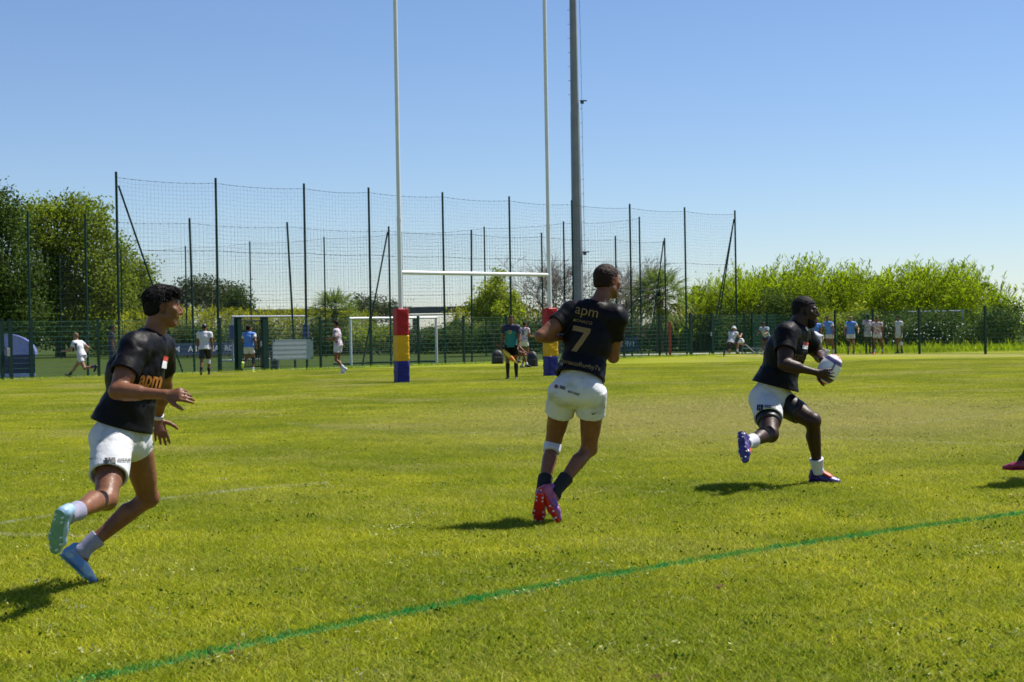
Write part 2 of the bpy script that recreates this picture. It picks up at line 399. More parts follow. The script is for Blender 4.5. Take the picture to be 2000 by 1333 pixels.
tree('small dark round tree right of the larger clump', b0, 4.5, blobs_px(b0, 112, [(465, 577, .8, .6), (470, 592, 1., .7), (455, 600, .8, .6), (480, 605, .6, .5)]), 4000, .08, L_DARK, 6, .1)
b0 = atx(712, 120)
tree('dull green bush right of the left palm', b0, 4, blobs_px(b0, 120, [(700, 600, 1., .8), (725, 604, 1.1, .8), (750, 607, 1., .8), (775, 612, .9, .6)]), 5000, .08, L_OLIVE, 7, .1, name='bush', cat='bush')
b0 = atx(968, 88)
tree('yellow green shrub tree between the goal posts, pointed top', b0, 4.4, blobs_px(b0, 88, [(970, 545, .45, .45), (965, 565, .65, .5), (950, 582, .7, .55), (985, 585, .7, .5), (940, 605, .8, .6), (975, 605, .9, .6), (1000, 612, .7, .5), (1010, 595, .4, .4)]), 8000, .075, L_FRESH, 8, .07, clump=.22)
# low bushes behind the far pitch
k = 0
r = np.random.default_rng(77); n = 60000; px = r.uniform(180, 1560, n); Yv = np.interp(px, [180, 700, 1560], [128, 106, 92])+r.uniform(-1, 1, n); Xv = np.array([atx(a_, b_)[0] for a_, b_ in zip(px[:1200], Yv[:1200])]); Xv = np.interp(px, np.sort(px[:1200]), Xv[np.argsort(px[:1200])])
zz = r.uniform(0, 1, n)**.8*(1.75+.25*np.sin(Xv*1.3)+.2*np.sin(Xv*3.1)); V, Q = leaves(np.stack([Xv, Yv, zz], 1), .085, .6, r); t = r.uniform(.5, 1.4, n)
tag(link('hedge', np_mesh('hedge', V, Q, np.repeat(np.stack([t*1.1, t, t], 1), 4, 0), False), L_DARK), 'continuous dark hedge mass along the far side of the second pitch', 'hedge', kind='stuff')
BL = ['bushy hedge plant behind the left banner', 'hedge plant behind the cap wearer', 'hedge plant behind the green gate', 'hedge plant left of the white goal', 'broad hedge plant seen through the white goal', 'hedge plant under the overpass end', 'hedge plant left of the yellow green shrub tree', 'hedge plant behind the touch judge', 'dark hedge plant behind the right goal pad', 'dark hedge plant behind number seven', 'dark hedge plant at the foot of the right palm', 'dark hedge plant behind the red brown post', 'dark hedge plant behind the kneeling man', 'dark hedge plant at the left foot of the canes']
for i, px in enumerate((330, 400, 480, 560, 640, 740, 830, 905, 985, 1070, 1170, 1260, 1350, 1440)):
    Y = 100-(i > 8)*4; b0 = atx(px, Y); hh = [2.1, 2.2, 2.1, 2.1, 2.3, 2.0, 1.9, 2.2, 2.4, 2.6, 2.6, 2.4, 2.4, 3.0][i]
    rr = np.random.default_rng(100+i)
    bl = [(rr.uniform(-1.9, 1.9), rr.uniform(-.8, .8), hh*rr.uniform(.25, .72), rr.uniform(.6, 1.2), .8, hh*.30) for q in range(9)]
    tree(BL[i], b0, hh, bl, 5200, .065, [L_OLIVE, L_DARK, L_FRESH][i % 3] if i < 8 else L_DARK, 200+i, .05, name='bush', cat='bush', group='bushes behind the fence', clump=.25)

def blades(P0, D, length, width, droop, rng, nseg=3):
    """long drooping leaves: strips of nseg quads"""
    n = len(P0); D = D/np.linalg.norm(D, axis=1)[:, None]
    side = np.cross(D, np.array([0, 0, 1.0])); side /= np.linalg.norm(side, axis=1)[:, None]+1e-9
    tw = rng.uniform(-.8, .8, n)[:, None]; side = side*np.cos(tw)+np.cross(D, side)*np.sin(tw)
    V = np.zeros((n, (nseg+1)*2, 3))
    for i in range(nseg+1):
        t = i/nseg; c = P0+D*(length*t)[:, None]; c[:, 2] -= droop*length*t*t
        w = (width*(math.sin(math.pi*min(1, .22+.78*t))+.03))[:, None] if not np.isscalar(width) else width*(math.sin(math.pi*(.2+.78*t))+.03)
        V[:, 2*i] = c-side*w; V[:, 2*i+1] = c+side*w
    b = np.arange(n)[:, None]*(nseg+1)*2
    Q = np.concatenate([b+np.array([2*i, 2*i+1, 2*i+3, 2*i+2]) for i in range(nseg)])
    return V, Q
def reeds(name, label, bases, heights, m, seed, nl=24, ll=.55, lw=.022, kind='stuff', plume=True, leans=None):
    r = np.random.default_rng(seed); P = []; D = []; L = []; T = []; mb = MB()
    for bi, (b, h) in enumerate(zip(bases, heights)):
        lean = np.array([r.normal(.12, .14), r.normal(-.05, .12)]) if leans is None else np.array(leans[bi]); t0 = r.uniform(.7, 1.3)
        pts = [np.array([b[0]+lean[0]*h*t*t, b[1]+lean[1]*h*t*t, h*t*(1-.06*t)]) for t in np.linspace(0, 1, 5)]
        mb.tube(pts, [.016, .015, .012, .008, .003], 3, False)
        ts = np.sort(r.uniform(.22, 1, nl)); az = r.uniform(0, 2*np.pi)
        for j, t in enumerate(ts):
            az += math.pi+r.normal(0, .7); k = min(3.999, t*4); i = int(k); p = pts[i]+(pts[i+1]-pts[i])*(k-i)
            P.append(p); D.append((math.cos(az), math.sin(az), r.uniform(.7, 1.8)+max(0, t-.8)*6)); L.append(ll*r.uniform(.6, 1.35)*(1-.3*abs(t-.6))); T.append(t0*r.uniform(.6, 1.4))
    P = np.array(P); D = np.array(D); L = np.array(L); T = np.array(T)
    V, Q = blades(P, D, L, lw, .55, r); n = V.shape[1]
    me = np_mesh(name, V.reshape(-1, 3), Q, np.repeat(np.stack([T*1.08, T, T*.8], 1), n, 0), False)
    o = link(name, me, m); tag(o, label, 'reeds', kind=kind)
    s = mb.build('stem', mat('cane_stem', (.16, .17, .06), .7), o); return o
# big cane thicket on the right
TOPS = [(1335, 560), (1380, 545), (1440, 535), (1480, 520), (1520, 505), (1545, 485), (1575, 500), (1620, 525), (1668, 512), (1720, 520), (1770, 502), (1800, 512), (1850, 503), (1900, 518), (1950, 540), (1985, 570), (1998, 605)]
r = np.random.default_rng(21); bs = []; hs = []; lns = []
for q in range(120):
    cpx = r.uniform(1338, 1985); cY = 92+8*r.random()-(cpx-1335)/655*8; ch_ = r.normal(0, 9); cl = r.normal(.14, .12); cl2 = r.normal(0, .12)
    for k in range(15):
        px = np.clip(cpx+r.normal(0, 13), 1335, 1992); Y = cY+r.normal(0, .5)
        top = np.interp(px, [t[0] for t in TOPS], [t[1] for t in TOPS])+10+ch_+r.normal(0, 6)+(r.random() < .04)*-20
        b = atx(px, Y); h = (hor(px)-top)/FPX*Y+HCAM; h *= r.uniform(.6, 1.0) if r.random() < .45 else 1
        bs.append((b[0]-.3, b[1])); hs.append(max(1.5, h)); lns.append((cl+r.normal(0, .08), cl2+r.normal(0, .08)))
reeds('cane_thicket', 'dense bright green giant cane thicket behind the right fence', bs, hs, L_REED, 22, 26, .62, .030, leans=lns)
bs = []; hs = []
for k in range(900):
    px = r.uniform(225, 720); Y = r.uniform(104, 111); b = atx(px, Y); bs.append((b[0], b[1])); hs.append((hor(px)-np.interp(px, [225, 340, 500, 620, 720], [615, 598, 606, 600, 612])-r.normal(0, 4))/FPX*Y+HCAM)
reeds('reed_bank', 'yellow green reed bank beyond the far pitch on the left', bs, hs, L_REEDB, 23, 14, .6, .03)
bs = []; hs = []
for k in range(300):
    px = r.uniform(880, 1070); Y = r.uniform(104, 109); b = atx(px, Y); bs.append((b[0], b[1])); hs.append((hor(px)-600-r.normal(0, 5))/FPX*Y+HCAM)
reeds('reed_bank', 'yellow green reed bank behind the right goal pad', bs, hs, L_REEDB, 24, 14, .6, .03)
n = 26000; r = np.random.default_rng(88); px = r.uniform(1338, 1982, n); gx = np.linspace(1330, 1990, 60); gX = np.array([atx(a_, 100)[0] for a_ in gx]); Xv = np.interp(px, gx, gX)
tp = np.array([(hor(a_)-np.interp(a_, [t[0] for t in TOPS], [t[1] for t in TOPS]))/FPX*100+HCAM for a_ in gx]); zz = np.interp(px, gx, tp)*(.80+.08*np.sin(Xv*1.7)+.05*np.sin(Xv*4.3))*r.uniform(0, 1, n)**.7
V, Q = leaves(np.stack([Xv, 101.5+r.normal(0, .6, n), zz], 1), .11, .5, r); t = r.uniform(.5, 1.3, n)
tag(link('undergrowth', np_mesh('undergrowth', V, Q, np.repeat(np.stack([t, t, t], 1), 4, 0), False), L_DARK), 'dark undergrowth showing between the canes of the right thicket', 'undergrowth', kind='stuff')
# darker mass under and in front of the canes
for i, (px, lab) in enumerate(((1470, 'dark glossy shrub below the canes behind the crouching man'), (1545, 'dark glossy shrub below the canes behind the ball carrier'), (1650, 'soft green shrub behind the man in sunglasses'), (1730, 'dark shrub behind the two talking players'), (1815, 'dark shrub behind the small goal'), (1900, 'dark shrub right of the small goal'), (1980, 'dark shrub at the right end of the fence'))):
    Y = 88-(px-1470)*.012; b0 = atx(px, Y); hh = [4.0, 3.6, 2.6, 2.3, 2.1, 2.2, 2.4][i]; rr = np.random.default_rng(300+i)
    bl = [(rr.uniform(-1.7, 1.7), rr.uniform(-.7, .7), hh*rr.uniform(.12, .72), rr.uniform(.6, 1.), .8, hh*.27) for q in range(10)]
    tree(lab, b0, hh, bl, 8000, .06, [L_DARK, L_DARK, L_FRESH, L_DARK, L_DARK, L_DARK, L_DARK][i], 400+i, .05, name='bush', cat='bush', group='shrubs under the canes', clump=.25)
# rough grass along the right fence
r = np.random.default_rng(31); n = 9000; px = r.uniform(1500, 2080, n); Yv = r.uniform(74, 86, n); Xv = np.array([atx(a, b)[0] for a, b in zip(px, Yv)])
hgt = r.uniform(.15, .6, n)*(1+(r.random(n) < .1)*.8); D = np.stack([r.normal(0, .35, n), r.normal(0, .35, n), np.ones(n)], 1)
keep = (Yv+Xv*1.38) > 97.5
V, Q = blades(np.stack([Xv, Yv, 0*Xv], 1)[keep], D[keep], hgt[keep], .014, .3, r); t = r.uniform(.6, 1.4, keep.sum())
tag(link('rough_grass', np_mesh('rough_grass', V.reshape(-1, 3), Q, np.repeat(np.stack([t*1.1, t, t*.8], 1), V.shape[1], 0), False), L_REED), 'uncut rough grass behind the right fence', 'grass', kind='stuff')
# white flower heads among it
P = np.stack([np.array([atx(a, 80.)[0] for a in r.uniform(1700, 1900, 160)]), r.uniform(79, 83, 160), r.uniform(.5, 1.5, 160)], 1)
V, Q = leaves(P, .035, .8, r); tag(link('wildflowers', np_mesh('wildflowers', V, Q, None, False), mat('white_petal', (.7, .7, .66), .7)), 'white wild flower heads behind the right fence', 'flowers', kind='stuff')
# grass fringe along the near fence foot
r = np.random.default_rng(32); n = 6000; tt = r.uniform(-8, 36, n); off = r.normal(.75, .12, n)
P = np.stack([A0[0]+AD[0]*tt+AN[0]*off, A0[1]+AD[1]*tt+AN[1]*off, 0*tt], 1); D = np.stack([r.normal(0, .5, n), r.normal(0, .5, n), np.ones(n)], 1)
V, Q = blades(P, D, r.uniform(.06, .2, n), .008, .3, r); t = r.uniform(.6, 1.4, n)
tag(link('fringe_grass', np_mesh('fringe_grass', V.reshape(-1, 3), Q, np.repeat(np.stack([t, t, t*.8], 1), V.shape[1], 0), False), L_REED), 'longer grass fringe at the foot of the mesh fence', 'grass', kind='stuff')
# palms
def palm(label, base, trunk_h, R_, nf, seed):
    e = empty('fan_palm', base, label, 'palm', 'fan palms'); r = np.random.default_rng(seed); rr = random.Random(seed)
    mb = MB(); mb.tube([(0, 0, 0), (.05, 0, trunk_h*.5), (0, 0, trunk_h)], [.24, .22, .20], 9)
    for q in range(70):
        a = rr.uniform(0, 6.28); z = trunk_h*rr.uniform(.1, 1); p = np.array([math.cos(a)*.2, math.sin(a)*.2, z]); mb.tube([p, p+np.array([math.cos(a)*.12, math.sin(a)*.12, .12])], [.04, .015], 4)
    mb.build('trunk', mat('palm_bark', (.12, .075, .045), .95, .4, 10), e)
    for f in range(nf):
        az = f*2.4+rr.uniform(-.3, .3); el = R(80)-f/nf*R(125); d = np.array([math.cos(az)*math.cos(el), math.sin(az)*math.cos(el), math.sin(el)])
        Lp = R_*rr.uniform(.42, .6); c0 = np.array([0, 0, trunk_h+.05]); c1 = c0+d*Lp; c1[2] -= .12*Lp
        m2 = MB(); m2.tube([c0, c0*.5+c1*.5+np.array([0, 0, .04]), c1], [.02, .015, .012], 4); st = m2.build('petiole', L_PALM, None)
        up = nrm(np.cross(np.cross(d, [0, 0, 1.01]), d)); sd = np.cross(d, up)
        nb = 20; D = []
        for j in range(nb):
            an = (j/(nb-1)-.5)*R(200); D.append(d*math.cos(an)+sd*math.sin(an)+up*.12*(j % 2))
        V, Q = blades(np.repeat(c1[None], nb, 0), np.array(D), np.full(nb, R_*.62)*r.uniform(.85, 1.1, nb), .028, .35 if el > 0 else .6, r)
        t = (1.0 if f < nf*.7 else 1.25)*r.uniform(.7, 1.3, nb); T = np.stack([t*(1+(f > nf*.75)*.6), t*(1+(f > nf*.75)*.2), t], 1)
        fr = link('frond', np_mesh('frond', V.reshape(-1, 3), Q, np.repeat(T, V.shape[1], 0), False), L_PALM, e); st.parent = fr
palm('taller fan palm behind the right end of the netting', atx(1288, 90), 3.2, 2.1, 38, 5)
palm('squat fan palm on the left reed bank', atx(655, 102), 2.7, 2.1, 36, 6)
palm('small fan palm behind the green gate, half hidden by hedge', atx(500, 100), 1.1, 1.2, 18, 8)
# bare twiggy tree
def twiggy(label, base, h, seed, lean):
    e = empty('bare_tree', base, label, 'tree'); r = random.Random(seed); mb = MB(); seg = [0]
    def grow(p, d, L, rad, lv):
        if lv > 6 or seg[0] > 9000: return
        seg[0] += 1; q = p+d*L*.5+np.array([r.gauss(0, .04), r.gauss(0, .04), 0])*L; e2 = p+d*L
        rad = max(rad, .009); mb.tube([p, q, e2], [rad, rad*.85, rad*.7], 5 if lv < 3 else 3, False)
        for k in range(2 if lv < 1 else 3):
            a = np.array([r.gauss(0, .55), r.gauss(0, .5), r.gauss(.12, .35)]); grow(e2 if r.random() < .6 else q, nrm(d+a), L*r.uniform(.62, .86), rad*.62, lv+1)
    for k in range(5): grow(np.array([r.uniform(-.3, .3), r.uniform(-.3, .3), 0]), nrm([r.gauss(lean, .45), r.gauss(0, .3), 1.1]), h*.26, .07, 0)
    mb.build('trunk', mat('dry_twig', (.20, .155, .12), .9, .25, 4), e)
    r2 = np.random.default_rng(seed); P = r2.normal(size=(4200, 3))*np.array([2.2, .9, 1.0])+np.array([0, 0, 2.3]); P = P[P[:, 2] > .2]
    V, Q = leaves(P, .06, .5, r2); t = r2.uniform(.6, 1.5, len(P)); link('foliage', np_mesh('foliage', V, Q, np.repeat(np.stack([t*1.2, t, t], 1), 4, 0), False), L_OLIVE, e)
twiggy('bare twiggy tan tree behind the right goal post', atx(1085, 94), 8.6, 3, 0)
twiggy('bare twiggy brown tree behind the runner wearing seven', atx(1180, 96), 8.4, 9, .1)

# ------------------------------------------------------------------ overpass
e = empty('overpass', atx(700, 150), 'long grey concrete road overpass on the horizon', 'bridge')
mb = MB(); mb.box((0, 0, 3.55), (24, 5, .55)); mb.build('deck', mat('weathered_concrete', (.13, .125, .12), .9, .2, 1), e)
mb = MB(); mb.box((0, -2.3, 3.06), (24, .3, .10)); mb.build('ledge', M_CONC, e)
for x in (-10.5, -6.5, -2.5, 1.5, 5.5, 9.5):
    mb = MB(); mb.box((x, 0, 1.4), (.35, 3, 3.1)); mb.build('pier', mat('weathered_concrete', (.2, .2, .2)), e)

# ------------------------------------------------------------------ fences and nets
def wire_panel(w, h, dv, dh, rv, rh, z0=0.03):
    mb = MB(); n = max(2, int(round(w/dv)))
    for i in range(n+1): mb.tube([(w*i/n, 0, z0), (w*i/n, 0, z0+h)], rv, 3, False)
    m = max(1, int(round(h/dh)))
    for j in range(m+1): mb.tube([(0, 0, z0+h*j/m), (w, 0, z0+h*j/m)], rh, 3, False)
    return mb.mesh('wire_panel')
def post_mesh(h, r=.03, name='post'):
    mb = MB(); mb.box((0, 0, h/2), (r*2, r*2, h)); mb.box((0, 0, h+.01), (r*2.2, r*2.2, .02)); return mb.mesh(name)
def place(name, me, m, parent, p, rz=0, sx=1, sz=1):
    o = link(name, me, m, parent); o.location = (p[0], p[1], p[2] if len(p) > 2 else 0); o.rotation_euler = (0, 0, rz); o.scale = (sx, 1, sz); return o
AZ = math.atan2(AD[1], AD[0])
F0 = A0+AN*.40                                      # low mesh fence runs just in front of the tall posts
# low fence
fe = empty('mesh_fence', (F0[0], F0[1], 0), 'long two metre green welded mesh fence running behind the rugby posts', 'fence', rz=AZ)
pm = post_mesh(2.05, .040); wp = wire_panel(2.5, 1.95, .055, .18, .0028, .0052)
gate_s = [ (on_line(461, F0, AD)[1], on_line(523, F0, AD)[1]), (on_line(1349, F0, AD)[1], on_line(1393, F0, AD)[1]) ]
s = -8.6; stop = on_line(1460, F0, AD)[1]
while s < stop:
    nxt = s+2.5
    for g0, g1 in gate_s:
        if s < g0 < nxt: nxt = g0
    if abs(nxt-s) > .15:
        place('wire_panel', wp, M_GREENWIRE, fe, (s, 0, 0), 0, (nxt-s)/2.5); place('post', pm, M_GREENMETAL, fe, (s, 0, 0))
    s = nxt
    for g0, g1 in gate_s:
        if abs(s-g0) < 1e-6: place('post', pm, M_GREENMETAL, fe, (s, 0, 0)); s = g1
place('post', pm, M_GREENMETAL, fe, (s, 0, 0))
def gate(label, s0, s1, h, nb, fat):
    p = F0+AD*s0; w = s1-s0; g = empty('metal_gate', (p[0], p[1], 0), label, 'gate', rz=AZ)
    for x in (fat/2+.04, w-fat/2-.04): place('gate_post', post_mesh(h, fat/2, 'gate_post'), M_GREENMETAL, g, (x, 0, 0))
    for z in (h-.12, .18, 1.1): mb = MB(); mb.box((w/2, 0, z), (w-2*fat-.1, .045, .05)); mb.build('rail', M_GREENMETAL, g)
    bm_ = MB(); bm_.box((0, 0, h/2), (.022, .03, h-.34)); me = bm_.mesh('bar')
    for i in range(nb): place('bar', me, M_GREENMETAL, g, (fat+.14+(w-2*fat-.28)*i/(nb-1), 0, 0))
    mb = MB(); mb.box((w-fat-.12, -.05, 1.05), (.08, .06, .2)); mb.build('lock', M_GALV, g)
gate('green barred gate near the runner in the blue bib', gate_s[0][0], gate_s[0][1], 2.05, 11, .20)
gate('green barred gate left of the kneeling man in the bucket hat', gate_s[1][0], gate_s[1][1], 2.1, 12, .08)
# gate leaf at the far left
p, s_ = on_line(2, F0, AD); p = p+AN*.12
g = empty('metal_gate', (p[0], p[1], 0), 'green gate leaf with padlock in front of the blue shelter', 'gate', rz=AZ)
for x in (.0, .30): place('gate_post', post_mesh(2.05, .055, 'gate_post'), M_GREENMETAL, g, (x, 0, 0))
place('wire_panel', wp, M_GREENWIRE, g, (-2.5, 0, 0)); 
for z in (2.02, .06): mb = MB(); mb.box((-1.2, 0, z), (2.4, .05, .05)); mb.build('rail', M_GREENMETAL, g)
mb = MB(); mb.box((.16, -.09, .95), (.12, .08, .28)); mb.build('lock', M_GALV, g, bevel=.01)

def net_mesh(h, n, m, r, sag, z0, w):
    mb = MB()
    for i in range(n+1):
        x = i/n; top = h-sag*4*x*(1-x); mb.tube([(x*w, 0, z0), (x*w+.02*math.sin(i*1.7), .03*math.sin(i), (z0+top)/2), (x*w, 0, top)], r, 3, False)
    for j in range(m+1):
        z = j/m; pts = []
        for q in range(7):
            x = q/6; top = h-sag*4*x*(1-x); pts.append((x*w, .04*math.sin(q*2+j), z0+(top-z0)*z-.02*math.sin(q*3+j)*(z < 1)))
        mb.tube(pts, r, 3, False)
    return mb.mesh('net_panel')
def cable_mesh(h, sag, r=.007, clips=True):
    mb = MB(); pts = [(x, 0, h-sag*4*x*(1-x)) for x in np.linspace(0, 1, 9)]; mb.tube(pts, r, 4, False)
    if clips:
        for k in range(1, 13): x = k/13; mb.box((x, 0, h-sag*4*x*(1-x)), (.006, .03, .03))
    return mb.mesh('cable')
def net_row(label, pts2, heights, h, z0, cell, r, sag, mids, pr=.045, leans=None):
    root = np.array(pts2[0]); e = empty('ball_stop_net', (root[0], root[1], 0), label, 'net fence', 'tall ball stop nets')
    nm = {}
    for i, p in enumerate(pts2):
        p = np.array(p)-root; mb = MB(); lx = (leans or {}).get(i, 0)
        mb.tube([(0, 0, 0), (lx*AD[0], lx*AD[1], heights[i])], [pr, pr*.92], 8); place('post', mb.mesh('post'), M_GREENMETAL, e, (p[0], p[1], 0))
        if i+1 < len(pts2):
            q = np.array(pts2[i+1])-root; w = np.linalg.norm(q-p); rz = math.atan2(q[1]-p[1], q[0]-p[0]); n = max(4, int(w/cell))
            place('net_panel', net_mesh(h, n, int((h-z0)/cell), r, sag, z0, w), M_NET, e, (p[0], p[1], 0), rz)
            place('cable', cable_mesh(h, sag), M_NET, e, (p[0], p[1], 0), rz, w)
            for mz in mids: place('cable', cable_mesh(mz, .06, .007), M_NET, e, (p[0], p[1], 0), rz, w)
    return e, root
def brace(e, root, a, b, r=.035):
    mb = MB(); mb.tube([np.array(a)-[root[0], root[1], 0], np.array(b)-[root[0], root[1], 0]], r, 8); mb.build('brace', M_GREENMETAL, e)
# tall front row
PA = []
for px in (234, 428, 600, 726, 870, 1000, 1122, 1235, 1342, 1440): PA.append(on_line(px, A0, AD)[0])
e, root = net_row('tallest netting row with ten green posts behind the rugby goal', PA, [7.35]*10, 7.15, 1.6, .15, .0023, .08, (4.6,), .05)
p = PA[0]; brace(e, root, (p[0]+.08, p[1], 6.85), (p[0]+AD[0]*2.6, p[1]+AD[1]*2.6, 0))
p = PA[-1]; brace(e, root, (p[0]-.05, p[1], 6.9), (p[0]-AD[0]*2.2, p[1]-AD[1]*2.2, 0)); brace(e, root, (p[0]-.05, p[1]+.05, 6.9), (p[0]-1.05, p[1]+1.2, 0))
B0 = A0-AN*1.8; PB = [on_line(px, B0, AD)[0] for px in (60, 172, 380, 577, 764, 922, 1062, 1206, 1302)]
e, root = net_row('middle height netting row just behind the tallest one', PB, [5.95]*9, 5.75, 2.0, .17, .0022, .08, (), .045, {3: -.28, 2: -.1, 5: .1})
p = PB[4]; brace(e, root, (p[0]-.05, p[1], 5.7), (p[0]-AD[0]*1.55, p[1]-AD[1]*1.55, 0)); p = PB[8]; brace(e, root, (p[0]-.05, p[1], 5.8), (p[0]-AD[0]*1.35, p[1]-AD[1]*1.35, 0))
PD = []
for px, top in ((1436, 412), (1253, 424), (1105, 433), (950, 443), (788, 453), (637, 463), (492, 472), (366, 481), (240, 488), (120, 495)):
    Y = FPX*6.0/(hor(px)-top); q = atx(px, Y); PD.append((q[0], q[1]))
net_row('far netting row receding behind the second pitch towards the left', PD[1:], [7.35]*9, 7.25, 1.5, .19, .0028, .10, (3.6,), .05)

# right-hand fence
Q0 = atx(1446, 80.5)[:2]; Q1 = atx(1925, 68.2)[:2]; QD = nrm(Q1-Q0); QZ = math.atan2(QD[1], QD[0])
fe = empty('mesh_fence', (Q0[0], Q0[1], 0), 'plain green mesh fence behind the players resting on the right', 'fence', rz=QZ)
px_posts = [on_line(px, Q0, QD)[1] for px in (1470, 1500, 1565, 1632, 1706, 1796, 1925)]
Ls = px_posts+[px_posts[-1]+3.0, px_posts[-1]+6.0]
pm2 = post_mesh(2.1, .04)
for a, b in zip(Ls[:-1], Ls[1:]): place('post', pm2, M_GREENMETAL, fe, (a, 0, 0)); place('wire_panel', wp, M_GREENWIRE, fe, (a, 0, 0), 0, (b-a)/2.5)
# ------------------------------------------------------------------ rugby goal
GL = atx(785, 42.3)[:2]; GR = atx(1076, 46.1)[:2]
g = empty('rugby_posts', (GL[0], GL[1], 0), 'white H-shaped rugby goal with red, yellow and blue padded uprights', 'rugby goal')
dR = GR-GL
for d in (np.zeros(2), dR):
    mb = MB(); mb.tube([(d[0], d[1], 0), (d[0], d[1], 4.4)], .062, 16); mb.tube([(d[0], d[1], 4.4), (d[0], d[1], 4.5)], .068, 16)
    mb.tube([(d[0], d[1], 4.5), (d[0], d[1], 13.5)], .056, 16); mb.build('upright', M_WHITEPAINT, g, smooth=False)
mb = MB(); u = nrm(dR)*.06; mb.tube([(u[0], u[1], 3.0), (dR[0]-u[0], dR[1]-u[1], 3.0)], .055, 16); mb.build('crossbar', M_WHITEPAINT, g)
def pad_mesh(z0, z1, a, b):
    """rounded rectangular foam block with creases"""
    N = 44; K = 26; vs = []; fs = []; rr = random.Random(int(z0*100)+3)
    for j in range(K+1):
        z = z0+(z1-z0)*j/K; e = min(1, min(j, K-j)/1.5)
        for i in range(N):
            an = 2*math.pi*i/N; c, s = math.cos(an), math.sin(an); p = 14.0
            q = (abs(c)**p+abs(s)**p)**(-1/p); x, y = c*q*a/2, s*q*b/2
            w = .004*math.sin(z*46+math.sin(an*2)*2.2+z*z*9)*abs(math.sin(z*7+an))+.003*math.sin(z*23+an*3)
            k = 1+(w/(a/2))-.03*(1-e); vs.append((x*k, y*k, z))
    for j in range(K):
        for i in range(N): fs.append((j*N+i, j*N+(i+1) % N, (j+1)*N+(i+1) % N, (j+1)*N+i))
    fs.append(tuple(range(N-1, -1, -1))); fs.append(tuple(K*N+i for i in range(N)))
    mb = MB(); mb.add(vs, fs); return mb.mesh('pad_block')
PADC = (mat('blue_vinyl', (.014, .016, .17), .45, .2, 4, spec=.25), mat('yellow_vinyl', (.66, .36, .004), .45, .12, 4, spec=.25), mat('red_vinyl', (.36, .008, .010), .45, .2, 4, spec=.25))
lab = ('blue lower section', 'yellow middle section', 'red upper section')
for d in (np.zeros(2), dR):
    pd = bpy.data.objects.new('post_pad', None); COL.objects.link(pd); pd.parent = g; pd.location = (d[0], d[1], 0); pd.rotation_euler = (0, 0, R(27) if d[0] == 0 else R(31))
    for i, (z0, z1) in enumerate(((.01, .60), (.604, 1.30), (1.304, 2.02))):
        o = link('pad_block', pad_mesh(z0, z1, .345, .345), PADC[i], pd); o.data.shade_smooth(); o['label'] = lab[i]

# ------------------------------------------------------------------ floodlight mast
MP = atx(1131, 76); e = empty('floodlight_mast', MP, 'grey galvanised tapering floodlight mast behind the netting', 'light mast')
mb = MB(); n = 8
vs = []; fs = []
zs = [0, 6, 12, 12.01, 19, 26]; rs = [.285, .250, .215, .205, .162, .12]
for z, rr_ in zip(zs, rs):
    for k in range(n): a = 2*math.pi*(k+.89)/n; vs.append((math.cos(a)*rr_, math.sin(a)*rr_, z))
for j in range(len(zs)-1):
    for k in range(n): fs.append((j*n+k, j*n+(k+1) % n, (j+1)*n+(k+1) % n, (j+1)*n+k))
fs.append(tuple((len(zs)-1)*n+k for k in range(n))); mb.add(vs, fs); mb.build('mast_tube', M_GALV, e)
st = MB(); st.tube([(0, 0, 0), (.11, 0, 0)], .010, 5); st.box((.11, 0, .012), (.012, .012, .03)); stm = st.mesh('step_bolt')
for k in range(36):
    z = 3.2+k*.70/1.0*.98; left = z > 12.3; rr_ = np.interp(z, zs, rs)*.97
    o = link('step_bolt', stm, M_GALV, e); o.location = (-rr_ if left else rr_+.03, -.02, z); o.rotation_euler = (0, 0, math.pi if left else 0)
for z in (5.15, 12.5):
    mb = MB(); mb.box((.42, -.05, z), (.34, .10, .05)); mb.box((.36, -.05, z-.08), (.16, .12, .12)); mb.build('bracket', mat('dark_steel', (.03, .035, .045), .5), e)
mb = MB(); mb.tube([(.36, -.02, .2), (.345, -.02, 12.3), (.27, -.02, 25)], .010, 5); mb.build('cable', mat('dark_steel', (.03, .03, .04)), e)
mb = MB(); mb.box((0, 0, .02), (.8, .8, .04)); mb.build('base_plate', M_GALV, e)
for x in (-1.2, 1.2):
    mb = MB(); mb.box((x, -.1, 25.6), (.9, .3, .6)); mb.build('lamp_housing', M_GALV, e)
mb = MB(); mb.tube([(-2, 0, 25.2), (2, 0, 25.2)], .05, 8); mb.build('crossarm', M_GALV, e)

